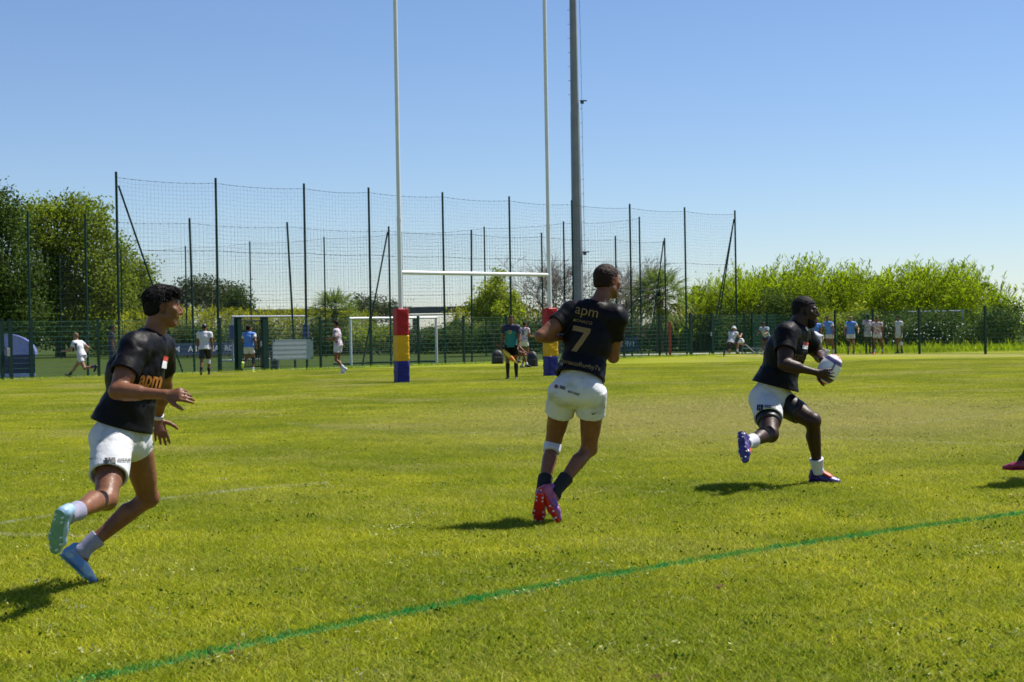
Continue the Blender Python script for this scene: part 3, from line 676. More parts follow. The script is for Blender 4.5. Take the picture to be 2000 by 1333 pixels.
# ------------------------------------------------------------------ small goals, banners, shelter, bin, bags
def goal(label, a, b, h, depth, m, r=.05, netv=True, pads=None, base=False, diag=False):
    a = np.asarray(a)[:2]; b = np.asarray(b)[:2]; d = b-a; w = np.linalg.norm(d); rz = math.atan2(d[1], d[0])
    e = empty('football_goal', (a[0], a[1], 0), label, 'football goal', rz=rz)
    for x in (0, w):
        mb = MB(); mb.tube([(x, 0, 0), (x, 0, h-r)], r, 10); mb.build('upright', m, e)
    mb = MB(); mb.tube([(-r, 0, h), (w+r, 0, h)], r, 10); mb.build('crossbar', m, e)
    mb = MB()
    for x in (0, w): mb.tube([(x, 0, .05), (x, depth, .05)], r*.7, 6)
    mb.tube([(0, depth, .05), (w, depth, .05)], r*.7, 6)
    mb.build('ground_frame', M_GREENMETAL if base else m, e)
    if diag:
        for x in (0, w): mb = MB(); mb.tube([(x, depth, .1), (x, 0.05, h*.8)], r*.6, 6); mb.build('stay', m, e)
    if netv:
        mb = MB()
        for i in range(int(w/.25)+1):
            x = i*.25; mb.tube([(x, 0, h), (x, depth*.35, h-.25), (x, depth, .06)], .0035, 3, False)
        for j in range(12):
            t = j/11; mb.tube([(0, depth*t, h*(1-t)+.02), (w, depth*t, h*(1-t)+.02)], .0035, 3, False)
        mb.build('net', mat('pale_net', (.5, .5, .5), .8), e)
    if pads:
        for x in (0, w): mb = MB(); mb.tube([(x, 0, pads[0]), (x, 0, pads[1])], .17, 12); mb.build('post_pad', mat('purple_vinyl', (.05, .035, .22), .5), e)
goal('white junior goal seen through the fence left of the goal pad', atx(686, 68.5), atx(853, 71.5), 2.05, 1.4, M_WHITEPAINT, .055, base=True)
goal('weathered goal with purple padded uprights beyond the green gate', atx(455, 84), atx(598, 88), 2.42, 1.2, mat('dull_white_paint', (.25, .28, .34), .5), .05, pads=(1.2, 1.95))
goal('small grey framed goal behind the right fence', atx(1776, 85), atx(1882, 84), 2.03, 1.5, mat('grey_alloy', (.42, .46, .46), .4, metal=.3), .05, diag=True)
def textmesh(txt, size=1., bold=0., align='CENTER', shear=0.):
    cu_ = bpy.data.curves.new('lettering', 'FONT'); cu_.body = txt; cu_.size = size; cu_.align_x = align; cu_.align_y = 'CENTER'; cu_.offset = bold; cu_.resolution_u = 3; cu_.shear = shear
    o = bpy.data.objects.new('lettering', cu_); COL.objects.link(o); dg = bpy.context.evaluated_depsgraph_get()
    me = bpy.data.meshes.new_from_object(o.evaluated_get(dg)); bpy.data.objects.remove(o); return me
def flat_text(txt, size, m, parent, loc, rot, bold=0.):
    o = link('lettering', textmesh(txt, size, bold), m, parent); o.location = loc; o.rotation_euler = rot; return o
M_WHITEINK = mat('white_ink', (.65, .66, .68), .6, .03); M_GOLD = mat('gold_ink', (.20, .12, .022), .45, .1); M_ORANGE = mat('orange_ink', (.42, .15, .02), .5, .1)
M_NAVYB = mat('navy_banner', (.022, .035, .10), .6, .15, 2)
def banner(label, a, b, z0, z1, txts):
    a = np.asarray(a)[:2]; b = np.asarray(b)[:2]; d = b-a; w = np.linalg.norm(d); e = empty('banner', (a[0], a[1], 0), label, 'banner', rz=math.atan2(d[1], d[0]))
    mb = MB(); mb.box((w/2, 0, (z0+z1)/2), (w, .03, z1-z0)); mb.build('board', M_NAVYB, e)
    for t, x, s_ in txts: flat_text(t, s_, M_WHITEINK, e, (x*w, -.02, (z0+z1)/2), (R(90), 0, 0), .006)
    for k in range(max(2, int(w/2.5))+1): mb = MB(); mb.box((w*k/max(2, int(w/2.5)), .05, z1/2), (.05, .05, z1)); mb.build('post', M_GREENMETAL, e)
banner('navy advertising banner with white letters behind the man in the cap', atx(325, 93), atx(460, 96), .25, 1.0, (('M', .15, .5), ('A M', .4, .5), ('U', .58, .7), ('MA', .68, .5), ('RC', .9, .45)))
banner('small navy banner with white letters right of the number seven shirt', atx(1205, 88), atx(1247, 89), .1, .95, (('OFFAI', .45, .42),))
p = on_line(532, F0-AN*.12, AD)[0]; e = empty('sign_board', (p[0], p[1], 0), 'blank white board tied to the fence behind the dark bin', 'sign', rz=AZ)
mb = MB(); mb.box((.98, 0, .80), (1.9, .02, .78)); mb.build('board', mat('white_board', (.38, .41, .46), .6, .05), e)
for x in (.1, 1.86):
    mb = MB(); mb.box((x, -.02, 1.16), (.05, .03, .05)); mb.box((x, -.02, .44), (.05, .03, .05)); mb.build('tie', M_GREENMETAL, e)
p = on_line(553, F0+AN*.0, AD)[0]-AN*.55; e = empty('litter_bin', (p[0], p[1], 0), 'dark grey round litter bin behind the fence, white sign beyond it', 'bin')
mb = MB(); mb.tube([(0, 0, 0), (0, 0, .72)], [.15, .19], 16); mb.build('body', mat('dark_grey_plastic', (.03, .035, .05), .5), e); mb = MB(); mb.tube([(0, 0, .72), (0, 0, .76), (0, 0, .82)], [.2, .2, .13], 16); mb.build('lid', mat('dark_grey_plastic', (.03,)*3), e)
mb = MB(); mb.box((0, -.185, .60), (.14, .02, .06)); mb.build('sticker', M_WHITEINK, e)
mb = MB(); mb.tube([(-.16, 0, 0), (-.16, 0, 1.0)], .02, 6); mb.build('pole', M_GREENMETAL, e)
# blue curved shelter
p = atx(-12, 57.2); e = empty('dugout_shelter', p, 'curved blue and navy team shelter behind the gate at the left edge', 'shelter', rz=R(14))
prof = [(0.30+1.18*math.cos(a), .80+.80*math.sin(a)) for a in np.linspace(0, math.pi/2, 12)]+[(-1.6, 1.60)]
def prism(prof, y0, y1, th):
    mb = MB(); n = len(prof); vs = []
    for y in (y0, y1): vs += [(x, y, z) for x, z in prof]
    vs += [(x-th*.7, y0, z-th) for x, z in prof]+[(x-th*.7, y1, z-th) for x, z in prof]; fs = []
    for i in range(n-1): fs += [(i, i+1, n+i+1, n+i), (2*n+i, 3*n+i, 3*n+i+1, 2*n+i+1), (i, 2*n+i, 2*n+i+1, i+1), (n+i, n+i+1, 3*n+i+1, 3*n+i)]
    mb.add(vs, fs); return mb
prism(prof, 0, 1.6, .04).build('roof', mat('lavender_acrylic', (.24, .26, .62), .3, .08, coat=.4), e, smooth=False)
mb = MB(); pf = [(x, z) for x, z in prof]; nn = len(pf); mb.add([(x, .03, z-.03) for x, z in pf]+[(-1.6, .03, .8)], [tuple(range(nn+1))]); mb.build('side_window', mat('lavender_acrylic', (.1, .1, .4)), e)
mb = MB(); mb.box((-.07, .05, .46), (3.05, .05, .70)); mb.build('side_panel', mat('navy_plastic', (.014, .010, .085), .4, .1), e)
mb = MB(); mb.box((-.07, .02, .06), (3.08, .08, .14)); mb.build('skirt', mat('pale_blue_paint', (.45, .5, .75), .5), e)
mb = MB(); mb.box((-.07, .0, .42), (3.08, .03, .03)); mb.tube([(.5, .0, .85), (.35, .0, 1.2), (.05, .0, 1.5)], .015, 5); mb.build('trim', mat('navy_plastic', (.01,)*3), e)
mb = MB(); mb.box((-.55, -.0, 1.22), (1.0, .03, .5)); mb.build('poster', mat('faded_orange_print', (.55, .30, .16), .6, .5, 4), e)
# kit bags
def bag(label, px, Y, w, h, d, rz):
    p = atx(px, Y); n = 20; K = 14; vs = []; fs = []
    for j in range(K+1):
        t = j/K; k = (1-.10*t)*math.sqrt(max(.02, 1-max(0, (t-.55)/.47)**2))*(1 if j else .96)
        for i in range(n):
            a = 2*math.pi*i/n; c, s = math.cos(a), math.sin(a); q = (abs(c)**4+abs(s)**4)**-.25
            w_ = 1+.03*math.sin(5*a+t*9); vs.append((c*q*w/2*k*w_, s*q*d/2*k*w_, h*t))
    for j in range(K):
        for i in range(n): fs.append((j*n+i, j*n+(i+1) % n, (j+1)*n+(i+1) % n, (j+1)*n+i))
    fs.append(tuple(K*n+i for i in range(n)))
    e = empty('backpack', p, label, 'bag', 'black kit bags', rz=rz); m = mat('black_nylon', (.012, .012, .014), .55, .3, 8, bump=.004)
    mb = MB(); mb.add(vs, fs); mb.build('body', m, e, smooth=True)
    mb = MB(); mb.box((0, -d*.52, h*.3), (w*.7, d*.18, h*.42)); mb.build('pocket', m, e, bevel=.03)
    mb = MB(); mb.tube([(-.06, 0, h*.98), (-.03, 0, h*1.08), (.03, 0, h*1.08), (.06, 0, h*.98)], .012, 6); mb.build('handle', m, e)
bag('slouched black backpack left of the touch judge', 972, 66, .50, .58, .38, .2)
bag('upright black backpack right of the seated player', 1040, 58.5, .42, .60, .36, -.1)
# marker post, training frame
mb = MB(); p = on_line(1309, F0+AN*.2, AD)[0]; mb.box((0, 0, .82), (.12, .06, 1.64)); mb.box((0, 0, 1.66), (.13, .07, .04)); tag(mb.build('marker_post', mat('rust_red_paint', (.28, .045, .03), .7, .2, 3), None, (p[0], p[1], 0), bevel=.01), 'rust red narrow marker post leaning on the mesh fence', 'post')
p = atx(1478, 77.5); e = empty('training_frame', p, 'grey tubular training frame on the grass behind the ball carrier', 'frame', rz=R(-5))
for pts in ([(-.75, 0, .45), (-.6, 0, .5), (-.1, -.05, .08)], [(.75, .1, .52), (.0, 0, .08)]): mb = MB(); mb.tube([np.array(q)*[.9, 1, 1] for q in pts], .03, 8); mb.build('tube', M_GALV, e)
M_BG = mat('blue_grey_paint', (.09, .13, .18), .5)
for z in (.04, .30): mb = MB(); mb.tube([(-.7, .4, z), (.8, .4, z)], .022, 6); mb.build('rail', M_BG, e)
for x in (-.7, 0, .8): mb = MB(); mb.tube([(x, .4, 0), (x, .4, .35)], .02, 6); mb.build('upright', M_BG, e)
# ------------------------------------------------------------------ people: signed-distance modelling, meshed with surface nets
class Field:
    def __init__(s, lo, hi, h):
        s.h = h; s.lo = np.array(lo, float); n = np.ceil((np.array(hi)-s.lo)/h).astype(int)+1; s.n = n
        s.ax = [s.lo[i]+h*np.arange(n[i]) for i in range(3)]; s.D = np.full(tuple(n), .06, np.float32)
    def win(s, lo, hi, pad):
        i0 = np.maximum(np.floor((np.array(lo)-pad-s.lo)/s.h).astype(int), 0); i1 = np.minimum(np.ceil((np.array(hi)+pad-s.lo)/s.h).astype(int)+1, s.n)
        if np.any(i1 <= i0): return None, None
        sl_ = tuple(slice(a, b) for a, b in zip(i0, i1)); X = s.ax[0][sl_[0]][:, None, None]; Y = s.ax[1][sl_[1]][None, :, None]; Z = s.ax[2][sl_[2]][None, None, :]
        return sl_, (X, Y, Z)
    def comb(s, sl_, d, k, op):
        D = s.D[sl_]; d = d.astype(np.float32)
        if op == 's': d = -d; D0 = D; h = np.maximum(k-np.abs(D0-d), 0)/max(k, 1e-6); r = np.maximum(D0, d)+h*h*k*.25
        else: h = np.maximum(k-np.abs(D-d), 0)/max(k, 1e-6); r = np.minimum(D, d)-h*h*k*.25
        s.D[sl_] = r
    def cap(s, a, b, ra, rb, k=.02, op='u', side=None, wa=None, wb=None, flat=False, ea=None, eb=None):
        """tapered capsule; ra/rb half thickness, wa/wb half width along side; flat: ends cut square"""
        a = np.asarray(a, float); b = np.asarray(b, float); wa = wa or ra; wb = wb or rb; L = np.linalg.norm(b-a)
        z = (b-a)/L if L > 1e-6 else np.array([0, 0, 1.0])
        x = np.asarray(side if side is not None else ([1, 0, 0] if abs(z[0]) < .9 else [0, 1, 0]), float); x = x-z*np.dot(x, z); x = x/(np.linalg.norm(x)+1e-9); y = np.cross(z, x)
        m = max(ra, rb, wa, wb, ea or 0, eb or 0); sl_, W_ = s.win(np.minimum(a, b)-m, np.maximum(a, b)+m, max(k, 2.5*s.h)+s.h)
        if sl_ is None: return
        dx, dy, dz = W_[0]-a[0], W_[1]-a[1], W_[2]-a[2]
        px_ = dx*x[0]+dy*x[1]+dz*x[2]; py_ = dx*y[0]+dy*y[1]+dz*y[2]; pz = dx*z[0]+dy*z[1]+dz*z[2]
        c = np.clip(pz, 0, L); t = c/max(L, 1e-6); w = wa+(wb-wa)*t; d = ra+(rb-ra)*t
        if flat:
            zo = 0
        else:
            zo = pz-c; e = np.where(zo < 0, ea or min(ra, wa), eb or min(rb, wb)); zo = zo/e
        q0 = np.sqrt((px_/w)**2+(py_/d)**2+zo**2)+1e-6; q1 = np.sqrt((px_/w/w)**2+(py_/d/d)**2+((zo/e)**2 if not flat else 0))+1e-6
        r_ = q0*(q0-1)/q1
        if flat: r_ = np.maximum(r_, np.maximum(-pz, pz-L))
        s.comb(sl_, r_, k, op)
    def ell(s, c, r, F, k=.01, op='u'):
        """ellipsoid with radii r along the axes F (3 vectors)"""
        c = np.asarray(c, float); m = max(r); sl_, W_ = s.win(c-m, c+m, max(k, 2.5*s.h)+s.h)
        if sl_ is None: return
        d = [W_[i]-c[i] for i in range(3)]; p = [(d[0]*f[0]+d[1]*f[1]+d[2]*f[2]) for f in F]
        q0 = np.sqrt(sum((p[i]/r[i])**2 for i in range(3)))+1e-6; q1 = np.sqrt(sum((p[i]/r[i]**2)**2 for i in range(3)))+1e-6
        s.comb(sl_, q0*(q0-1)/q1, k, op)
    def half(s, c, n_, k=.003):
        """keep only the side the normal points away from"""
        X, Y, Z = s.ax[0][:, None, None], s.ax[1][None, :, None], s.ax[2][None, None, :]
        d = (X-c[0])*n_[0]+(Y-c[1])*n_[1]+(Z-c[2])*n_[2]; s.D = np.maximum(s.D, d.astype(np.float32))
    def mesh(s):
        D = s.D; ins = D < 0
        a = ins[:-1, :-1, :-1]; cnt = np.zeros(a.shape, np.int8)
        for i in (0, 1):
            for j in (0, 1):
                for k in (0, 1): cnt += ins[i:i+a.shape[0], j:j+a.shape[1], k:k+a.shape[2]]
        I = np.argwhere((cnt > 0) & (cnt < 8)); idx = np.full(a.shape, -1, np.int32); idx[tuple(I.T)] = np.arange(len(I))
        C = [(i, j, k) for i in (0, 1) for j in (0, 1) for k in (0, 1)]; val = np.stack([D[I[:, 0]+c[0], I[:, 1]+c[1], I[:, 2]+c[2]] for c in C], 1)
        S_ = np.zeros((len(I), 3)); N_ = np.zeros(len(I))
        for p in range(8):
            for q in range(p+1, 8):
                cp, cq = np.array(C[p]), np.array(C[q])
                if np.abs(cp-cq).sum() != 1: continue
                va, vb = val[:, p], val[:, q]; m = (va < 0) != (vb < 0); t = np.where(m, va/(va-vb+1e-12), 0)
                S_ += m[:, None]*(cp+(cq-cp)*t[:, None]); N_ += m
        V = s.lo+s.h*(I+S_/N_[:, None]); Qs = []
        for ax in range(3):
            o = [1, 1, 1]; lo_ = [1, 1, 1]; lo_[ax] = 0
            A = ins[tuple(slice(l, n-1) for l, n in zip(lo_, s.n))]; sh = [slice(l, n-1) for l, n in zip(lo_, s.n)]; sh[ax] = slice(1, s.n[ax]); B = ins[tuple(sh)]
            E = np.argwhere(A != B)+np.array(lo_); flip = ins[tuple(E.T)]; u, v = [(1, 2), (2, 0), (0, 1)][ax]
            eu = np.eye(3, dtype=int)[u]; ev = np.eye(3, dtype=int)[v]
            q = np.stack([idx[tuple((E-eu-ev).T)], idx[tuple((E-ev).T)], idx[tuple(E.T)], idx[tuple((E-eu).T)]], 1); q[~flip] = q[~flip][:, ::-1]; Qs.append(q)
        return V, np.concatenate(Qs)
def lattice(seed, n=32): return np.random.default_rng(seed).normal(size=(n, n, n)).astype(np.float32)
LAT = lattice(5)
def vnoise(P):
    i = np.floor(P).astype(int); f = P-i; f = f*f*(3-2*f); r = 0
    for a in (0, 1):
        for b in (0, 1):
            for c in (0, 1):
                w = (f[:, 0] if a else 1-f[:, 0])*(f[:, 1] if b else 1-f[:, 1])*(f[:, 2] if c else 1-f[:, 2]); r = r+w*LAT[(i[:, 0]+a) % 32, (i[:, 1]+b) % 32, (i[:, 2]+c) % 32]
    return r
def vnormals(V, Q):
    n = np.cross(V[Q[:, 2]]-V[Q[:, 0]], V[Q[:, 3]]-V[Q[:, 1]]); N = np.zeros_like(V)
    for k in range(4): np.add.at(N, Q[:, k], n)
    return N/(np.linalg.norm(N, axis=1)[:, None]+1e-12)
def cloth(V, Q, amp, sc, ax, seed=0, hems=()):
    """folds: ridged noise stretched along ax, fading out towards the hems"""
    amp = np.full(len(V), amp)
    for e_, n_ in hems:
        dd = (V-e_)@nrm(n_); amp = amp*np.where(np.linalg.norm(V-e_, axis=1) < .26, np.clip(np.abs(dd)/.055-.25, .0, 1), 1)
    N = vnormals(V, Q); ax = nrm(ax); u = V@ax; P = V-ax*u[:, None]*.72
    d = (1-np.abs(vnoise(P*sc+seed)))*.6+.4*vnoise(V*sc*2.1+seed+9)
    return V+N*(amp*d)[:, None]
def solve(parent, px, py, L, sign):
    r = ray(px, py); r = r/np.linalg.norm(r); v = parent-CAM; b = r@v; c = v@v-L*L; disc = b*b-c
    if disc < 0: return CAM+r*b
    return CAM+r*(b+sign*math.sqrt(disc))

SKIN = lambda n, c, r=.46: mat(n, c, r, .22, 11, bump=.003, bs=34, tint=True, spec=.30)
SK_TAN = SKIN('tanned_skin', (.175, .072, .036)); SK_DARK = SKIN('dark_skin', (.034, .0140, .0080), .5); SK_FAIR = SKIN('fair_skin', (.30, .15, .095))
H_BLACK = mat('black_hair', (.0055, .0045, .0045), .62, .4, 60, bump=.006, bs=140, spec=.15); H_BROWN = mat('brown_hair', (.020, .010, .007), .62, .4, 60, bump=.005, bs=140, spec=.15); H_FAIR = mat('fair_hair', (.16, .09, .045), .6, .3, 60, bump=.005, bs=140)
C_BLACK = mat('black_jersey', (.0050, .0046, .0062), .52, .15, 30, bump=.004, bs=26, spec=.12)
C_WHITE = mat('white_shorts_cloth', (.55, .56, .58), .8, .06, 9, bump=.006, bs=20, spec=.12, dirt=((.30, .29, .11), 7, .54, .6))
C_WHITE2 = mat('white_kit_cloth', (.52, .52, .56), .8, .06, 8, bump=.006, bs=18, spec=.2)
C_PATTERN = mat('white_patterned_jersey', (.50, .48, .52), .8, .06, 8, bump=.006, bs=18, noise2=((.30, .12, .20), 14))
C_BIB = mat('sky_blue_bib', (.07, .19, .52), .7, .08, 8, bump=.005, bs=18); C_NAVY = mat('navy_cloth', (.012, .012, .040), .7, .2, 8); C_TEAL = mat('teal_jersey', (.008, .17, .15), .7, .1, 8); C_GREY = mat('pale_blue_grey_jersey', (.25, .33, .42), .8)
C_TIGHT = mat('black_compression_cloth', (.008, .008, .010), .45, .1, 20, spec=.45); SOCK_W = mat('white_sock', (.52, .52, .57), .85, .08, 40, bump=.002, bs=200); SOCK_B = mat('black_sock', (.008, .008, .009), .85, .1, 40); SOCK_L = mat('lilac_grey_sock', (.24, .24, .33), .85, .1, 40, bump=.002, bs=200); SOCK_P = mat('purple_sock', (.05, .03, .14), .85)
B_BLUE = mat('ice_blue_boot', (.26, .40, .52), .4, .2, 14, coat=.1, noise2=((.12, .24, .46), 9)); B_PINK = mat('pink_purple_boot', (.36, .06, .11), .32, .3, 8, coat=.3, noise2=((.20, .06, .22), 5)); B_RED = mat('red_boot_sole', (.62, .028, .02), .35, .1, 8); B_NAVY = mat('navy_violet_boot', (.022, .014, .12), .4, .4, 8, noise2=((.05, .03, .2), 13)); B_ORANGE = mat('orange_boot_upper', (.75, .075, .025), .5, .1, 8)
B_BLACK = mat('black_boot', (.010, .010, .012), .4); B_WHITE = mat('white_boot', (.6, .6, .6), .4); B_YELLOW = mat('fluorescent_yellow_boot', (.50, .62, .04), .4); B_MAROON = mat('maroon_boot', (.22, .012, .045), .35, .2, 8, coat=.2); B_MINT = mat('mint_sole', (.10, .26, .24), .4, .25, 12); STUD = mat('pale_stud', (.6, .62, .62), .4)

def hand(F, w, u, n, tside, curls, s=1., spread=.10, thumb=(.6, .7, .3), k=.006):
    """w wrist, u towards fingers, n the way the palm faces, tside +-1 picks the thumb side"""
    u = nrm(u); n = nrm(n-u*np.dot(n, u)); t = np.cross(u, n)*tside
    F.cap(w+u*.0*s, w+u*.080*s, .018*s, .0125*s, .012, side=t, wa=.026*s, wb=.038*s, ea=.02, eb=.012)
    F.cap(w+u*.02*s+t*.018*s+n*.006*s, w+u*.06*s+t*.024*s+n*.008*s, .015*s, .013*s, .008)
    offs = (.0300, .0105, -.0100, -.0295); lens = (.074, .082, .076, .060)
    for i in range(4):
        p = w+u*(.083-.002*i*i)*s+t*offs[i]*s; a = (1.5-i)*spread; c = curls[i] if not np.isscalar(curls) else curls; th = c*.35
        for sg, (f, rr_) in enumerate(((.46, .0094), (.30, .0086), (.24, .0078))):
            d = nrm((u*math.cos(a)+t*math.sin(a))*math.cos(th)+n*math.sin(th)); q = p+d*lens[i]*f*s
            F.cap(p, q, rr_*s, rr_*.93*s, .0035 if sg else .008); p = q; th += c*(.42, .36)[min(sg, 1)]
    p = w+u*.022*s+t*.026*s; d = nrm(u*thumb[0]+t*thumb[1]+n*thumb[2])
    for L, rr_ in ((.040, .0135), (.032, .0112), (.026, .0098)):
        q = p+d*L*s; F.cap(p, q, rr_*s, rr_*.92*s, .006); p = q; d = nrm(d+u*.30+n*.10)
def head_frame(fwd, up):
    up = nrm(up); f = nrm(np.asarray(fwd)-up*np.dot(fwd, up)); return np.cross(f, up), f, up      # right, forward, up
def head(F, c, Fr, s, lv, beard=0):
    rt, fw, up = Fr; g = lambda x, y, z: c+(rt*x+fw*y+up*z)*.01*s; q = lambda *v: tuple(.01*s*a for a in v)
    F.ell(g(0, -1.2, 3.2), q(7.5, 9.4, 8.2), Fr, .01); F.ell(g(0, 2.6, -2.6), q(6.1, 6.9, 8.0), Fr, .022); F.ell(g(0, 6.6, -9.0), q(2.6, 2.3, 1.9), Fr, .02)
    for sd in (-1, 1): F.cap(g(5.2*sd, .6, -5.0), g(2.2*sd, 6.0, -8.8), .018*s, .015*s, .02)
    if lv:
        F.cap(g(0, 8.9, 1.6), g(0, 11.0, -2.5), .0075*s, .0125*s, .009); F.cap(g(-3.1, 8.0, 2.7), g(3.1, 8.0, 2.7), .011*s, .011*s, .010)
        for sd in (-1, 1):
            F.ell(g(1.25*sd, 9.9, -2.9), q(.9, 1.1, .8), Fr, .005); F.ell(g(4.7*sd, 5.9, -1.0), q(2.0, 1.8, 1.7), Fr, .015)
            F.ell(g(3.2*sd, 9.6, .9), q(1.6, 1.3, 1.1), Fr, .008, 's'); F.ell(g(3.1*sd, 7.7, .8), q(1.2, 1.2, 1.2), Fr, .002)
            F.ell(g(7.4*sd, -.9, -.4), q(.7, 1.7, 3.1), (nrm(rt*1+fw*-.35*sd), nrm(fw+rt*.35*sd), nrm(up-fw*.12)), .004); F.ell(g(8.15*sd, -.3, -.1), q(.6, .8, 1.6), Fr, .004, 's')
        F.cap(g(-1.8, 8.3, -5.0), g(1.8, 8.3, -5.0), .0062*s, .0062*s, .005, side=up); F.ell(g(0, 9.1, -5.0), q(1.9, .75, .55), Fr, .005)
        F.cap(g(-1.6, 8.1, -6.1), g(1.6, 8.1, -6.1), .008*s, .008*s, .005); F.cap(g(-1.9, 9.35, -5.55), g(1.9, 9.35, -5.55), .0022*s, .0022*s, .002, 's')
def foot_frame(an, kn, toe):
    f = nrm(toe-an); sh = nrm(kn-an); up = sh-f*np.dot(sh, f)
    up = nrm(up) if np.linalg.norm(up) > .05 else np.array([0, 0, 1.0]); return f, up, np.cross(f, up)
def boot(name, an, kn, toe, m, msole, root, h, s=1., lv=1, mtongue=None, org=None):
    f, up, sd = foot_frame(an, kn, toe); f, up = nrm(f*math.cos(.28)+up*math.sin(.28)), nrm(up*math.cos(.28)-f*math.sin(.28)); o = an
    c = lambda a, b, z=0: o+(f*a+up*b+sd*z)*s
    F = Field(o-.30, o+.30, h)
    F.cap(c(-.045, -.045), c(-.035, -.005), .031*s, .033*s, .02); F.cap(c(-.045, -.060), c(.06, -.055), .030*s, .030*s, .02, side=sd, wa=.031*s, wb=.036*s)
    F.cap(c(.05, -.048), c(.12, -.062), .034*s, .024*s, .02, side=sd, wa=.036*s, wb=.044*s); F.cap(c(.115, -.062), c(.175, -.069), .026*s, .018*s, .02, side=sd, wa=.044*s, wb=.032*s)
    F.cap(c(0, -.03), c(.012, .012), .038*s, .040*s, .02, side=sd, wa=.033*s, wb=.034*s, flat=True)
    F.cap(c(.0, .018), c(.0, .03), .03*s, .03*s, .002, 's')
    V, Q = F.mesh(); b = link(name, np_mesh(name, V-org, Q), m, root)
    F = Field(o-.30, o+.30, h); F.cap(c(-.062, -.088), c(.09, -.090), .0065*s, .0065*s, .01, side=sd, wa=.031*s, wb=.043*s, ea=.02, eb=.03); F.cap(c(.09, -.090), c(.175, -.083), .0065*s, .0065*s, .01, side=sd, wa=.043*s, wb=.028*s, eb=.025)
    V, Q = F.mesh(); so_ = link('sole', np_mesh('sole', V-org, Q), msole, b)
    if lv:
        mb = MB()
        for a, z in ((-.05, -.02), (-.05, .02), (-.02, -.02), (-.02, .02), (.07, -.03), (.07, .03), (.11, -.034), (.11, .034), (.155, -.018), (.155, .018)):
            mb.tube([c(a, -.090, z)-org, c(a, -.103, z)-org], [.007*s, .005*s], 6)
        mb.build('stud', STUD, b)
        if mtongue:
            F = Field(o-.22, o+.25, h); F.cap(c(.045, .0), c(.115, -.035), .012*s, .012*s, .01, side=sd, wa=.022*s, wb=.024*s); F.cap(c(.03, .015), c(.05, -.002), .013*s, .012*s, .01, side=sd, wa=.026*s, wb=.022*s)
            for i in range(5): F.cap(c(.05+.013*i, .006-.0065*i, -.022), c(.056+.013*i, .004-.0065*i, .022), .0055*s, .0055*s, .003)
            V, Q = F.mesh(); link('tongue', np_mesh('tongue', V-org, Q), mtongue, b)
    return b
def decal(me_src, target, m, parent, org, c, u, v, d, size, lift=.006, name='print', offset=0.):
    """prints flat lettering on cloth: mesh x,y -> u,v plane at c, pushed along d on to the surface"""
    bm = bmesh.new(); bm.from_mesh(me_src); bmesh.ops.triangulate(bm, faces=bm.faces)
    mx = .018/size
    for _ in range(4):
        es = [e for e in bm.edges if e.calc_length() > mx]
        if not es: break
        bmesh.ops.subdivide_edges(bm, edges=es, cuts=1); bmesh.ops.triangulate(bm, faces=bm.faces)
    dd = Vector(nrm(d)); bad = []
    for x in bm.verts:
        p = np.asarray(c)+np.asarray(u)*x.co.x*size+np.asarray(v)*x.co.y*size-np.asarray(nrm(d))*.9; hit = target.ray_cast(Vector(p), dd, 1.9)
        if hit[0] is None: hit = target.find_nearest(Vector(p+np.asarray(nrm(d))*.9)); bad.append(x)
        x.co = hit[0]+hit[1]*lift-Vector(org)
    me = bpy.data.meshes.new(name); bm.to_mesh(me); bm.free(); return link(name, me, m, parent, smooth=False)
def polymesh(pts_lists):
    mb = MB()
    for P in pts_lists: mb.add([(x, y, 0) for x, y in P], [tuple(range(len(P)))])
    return mb.mesh('shape')
def bvh(V, Q): return BVHTree.FromPolygons([Vector(v) for v in V], [tuple(int(i) for i in q) for q in Q])

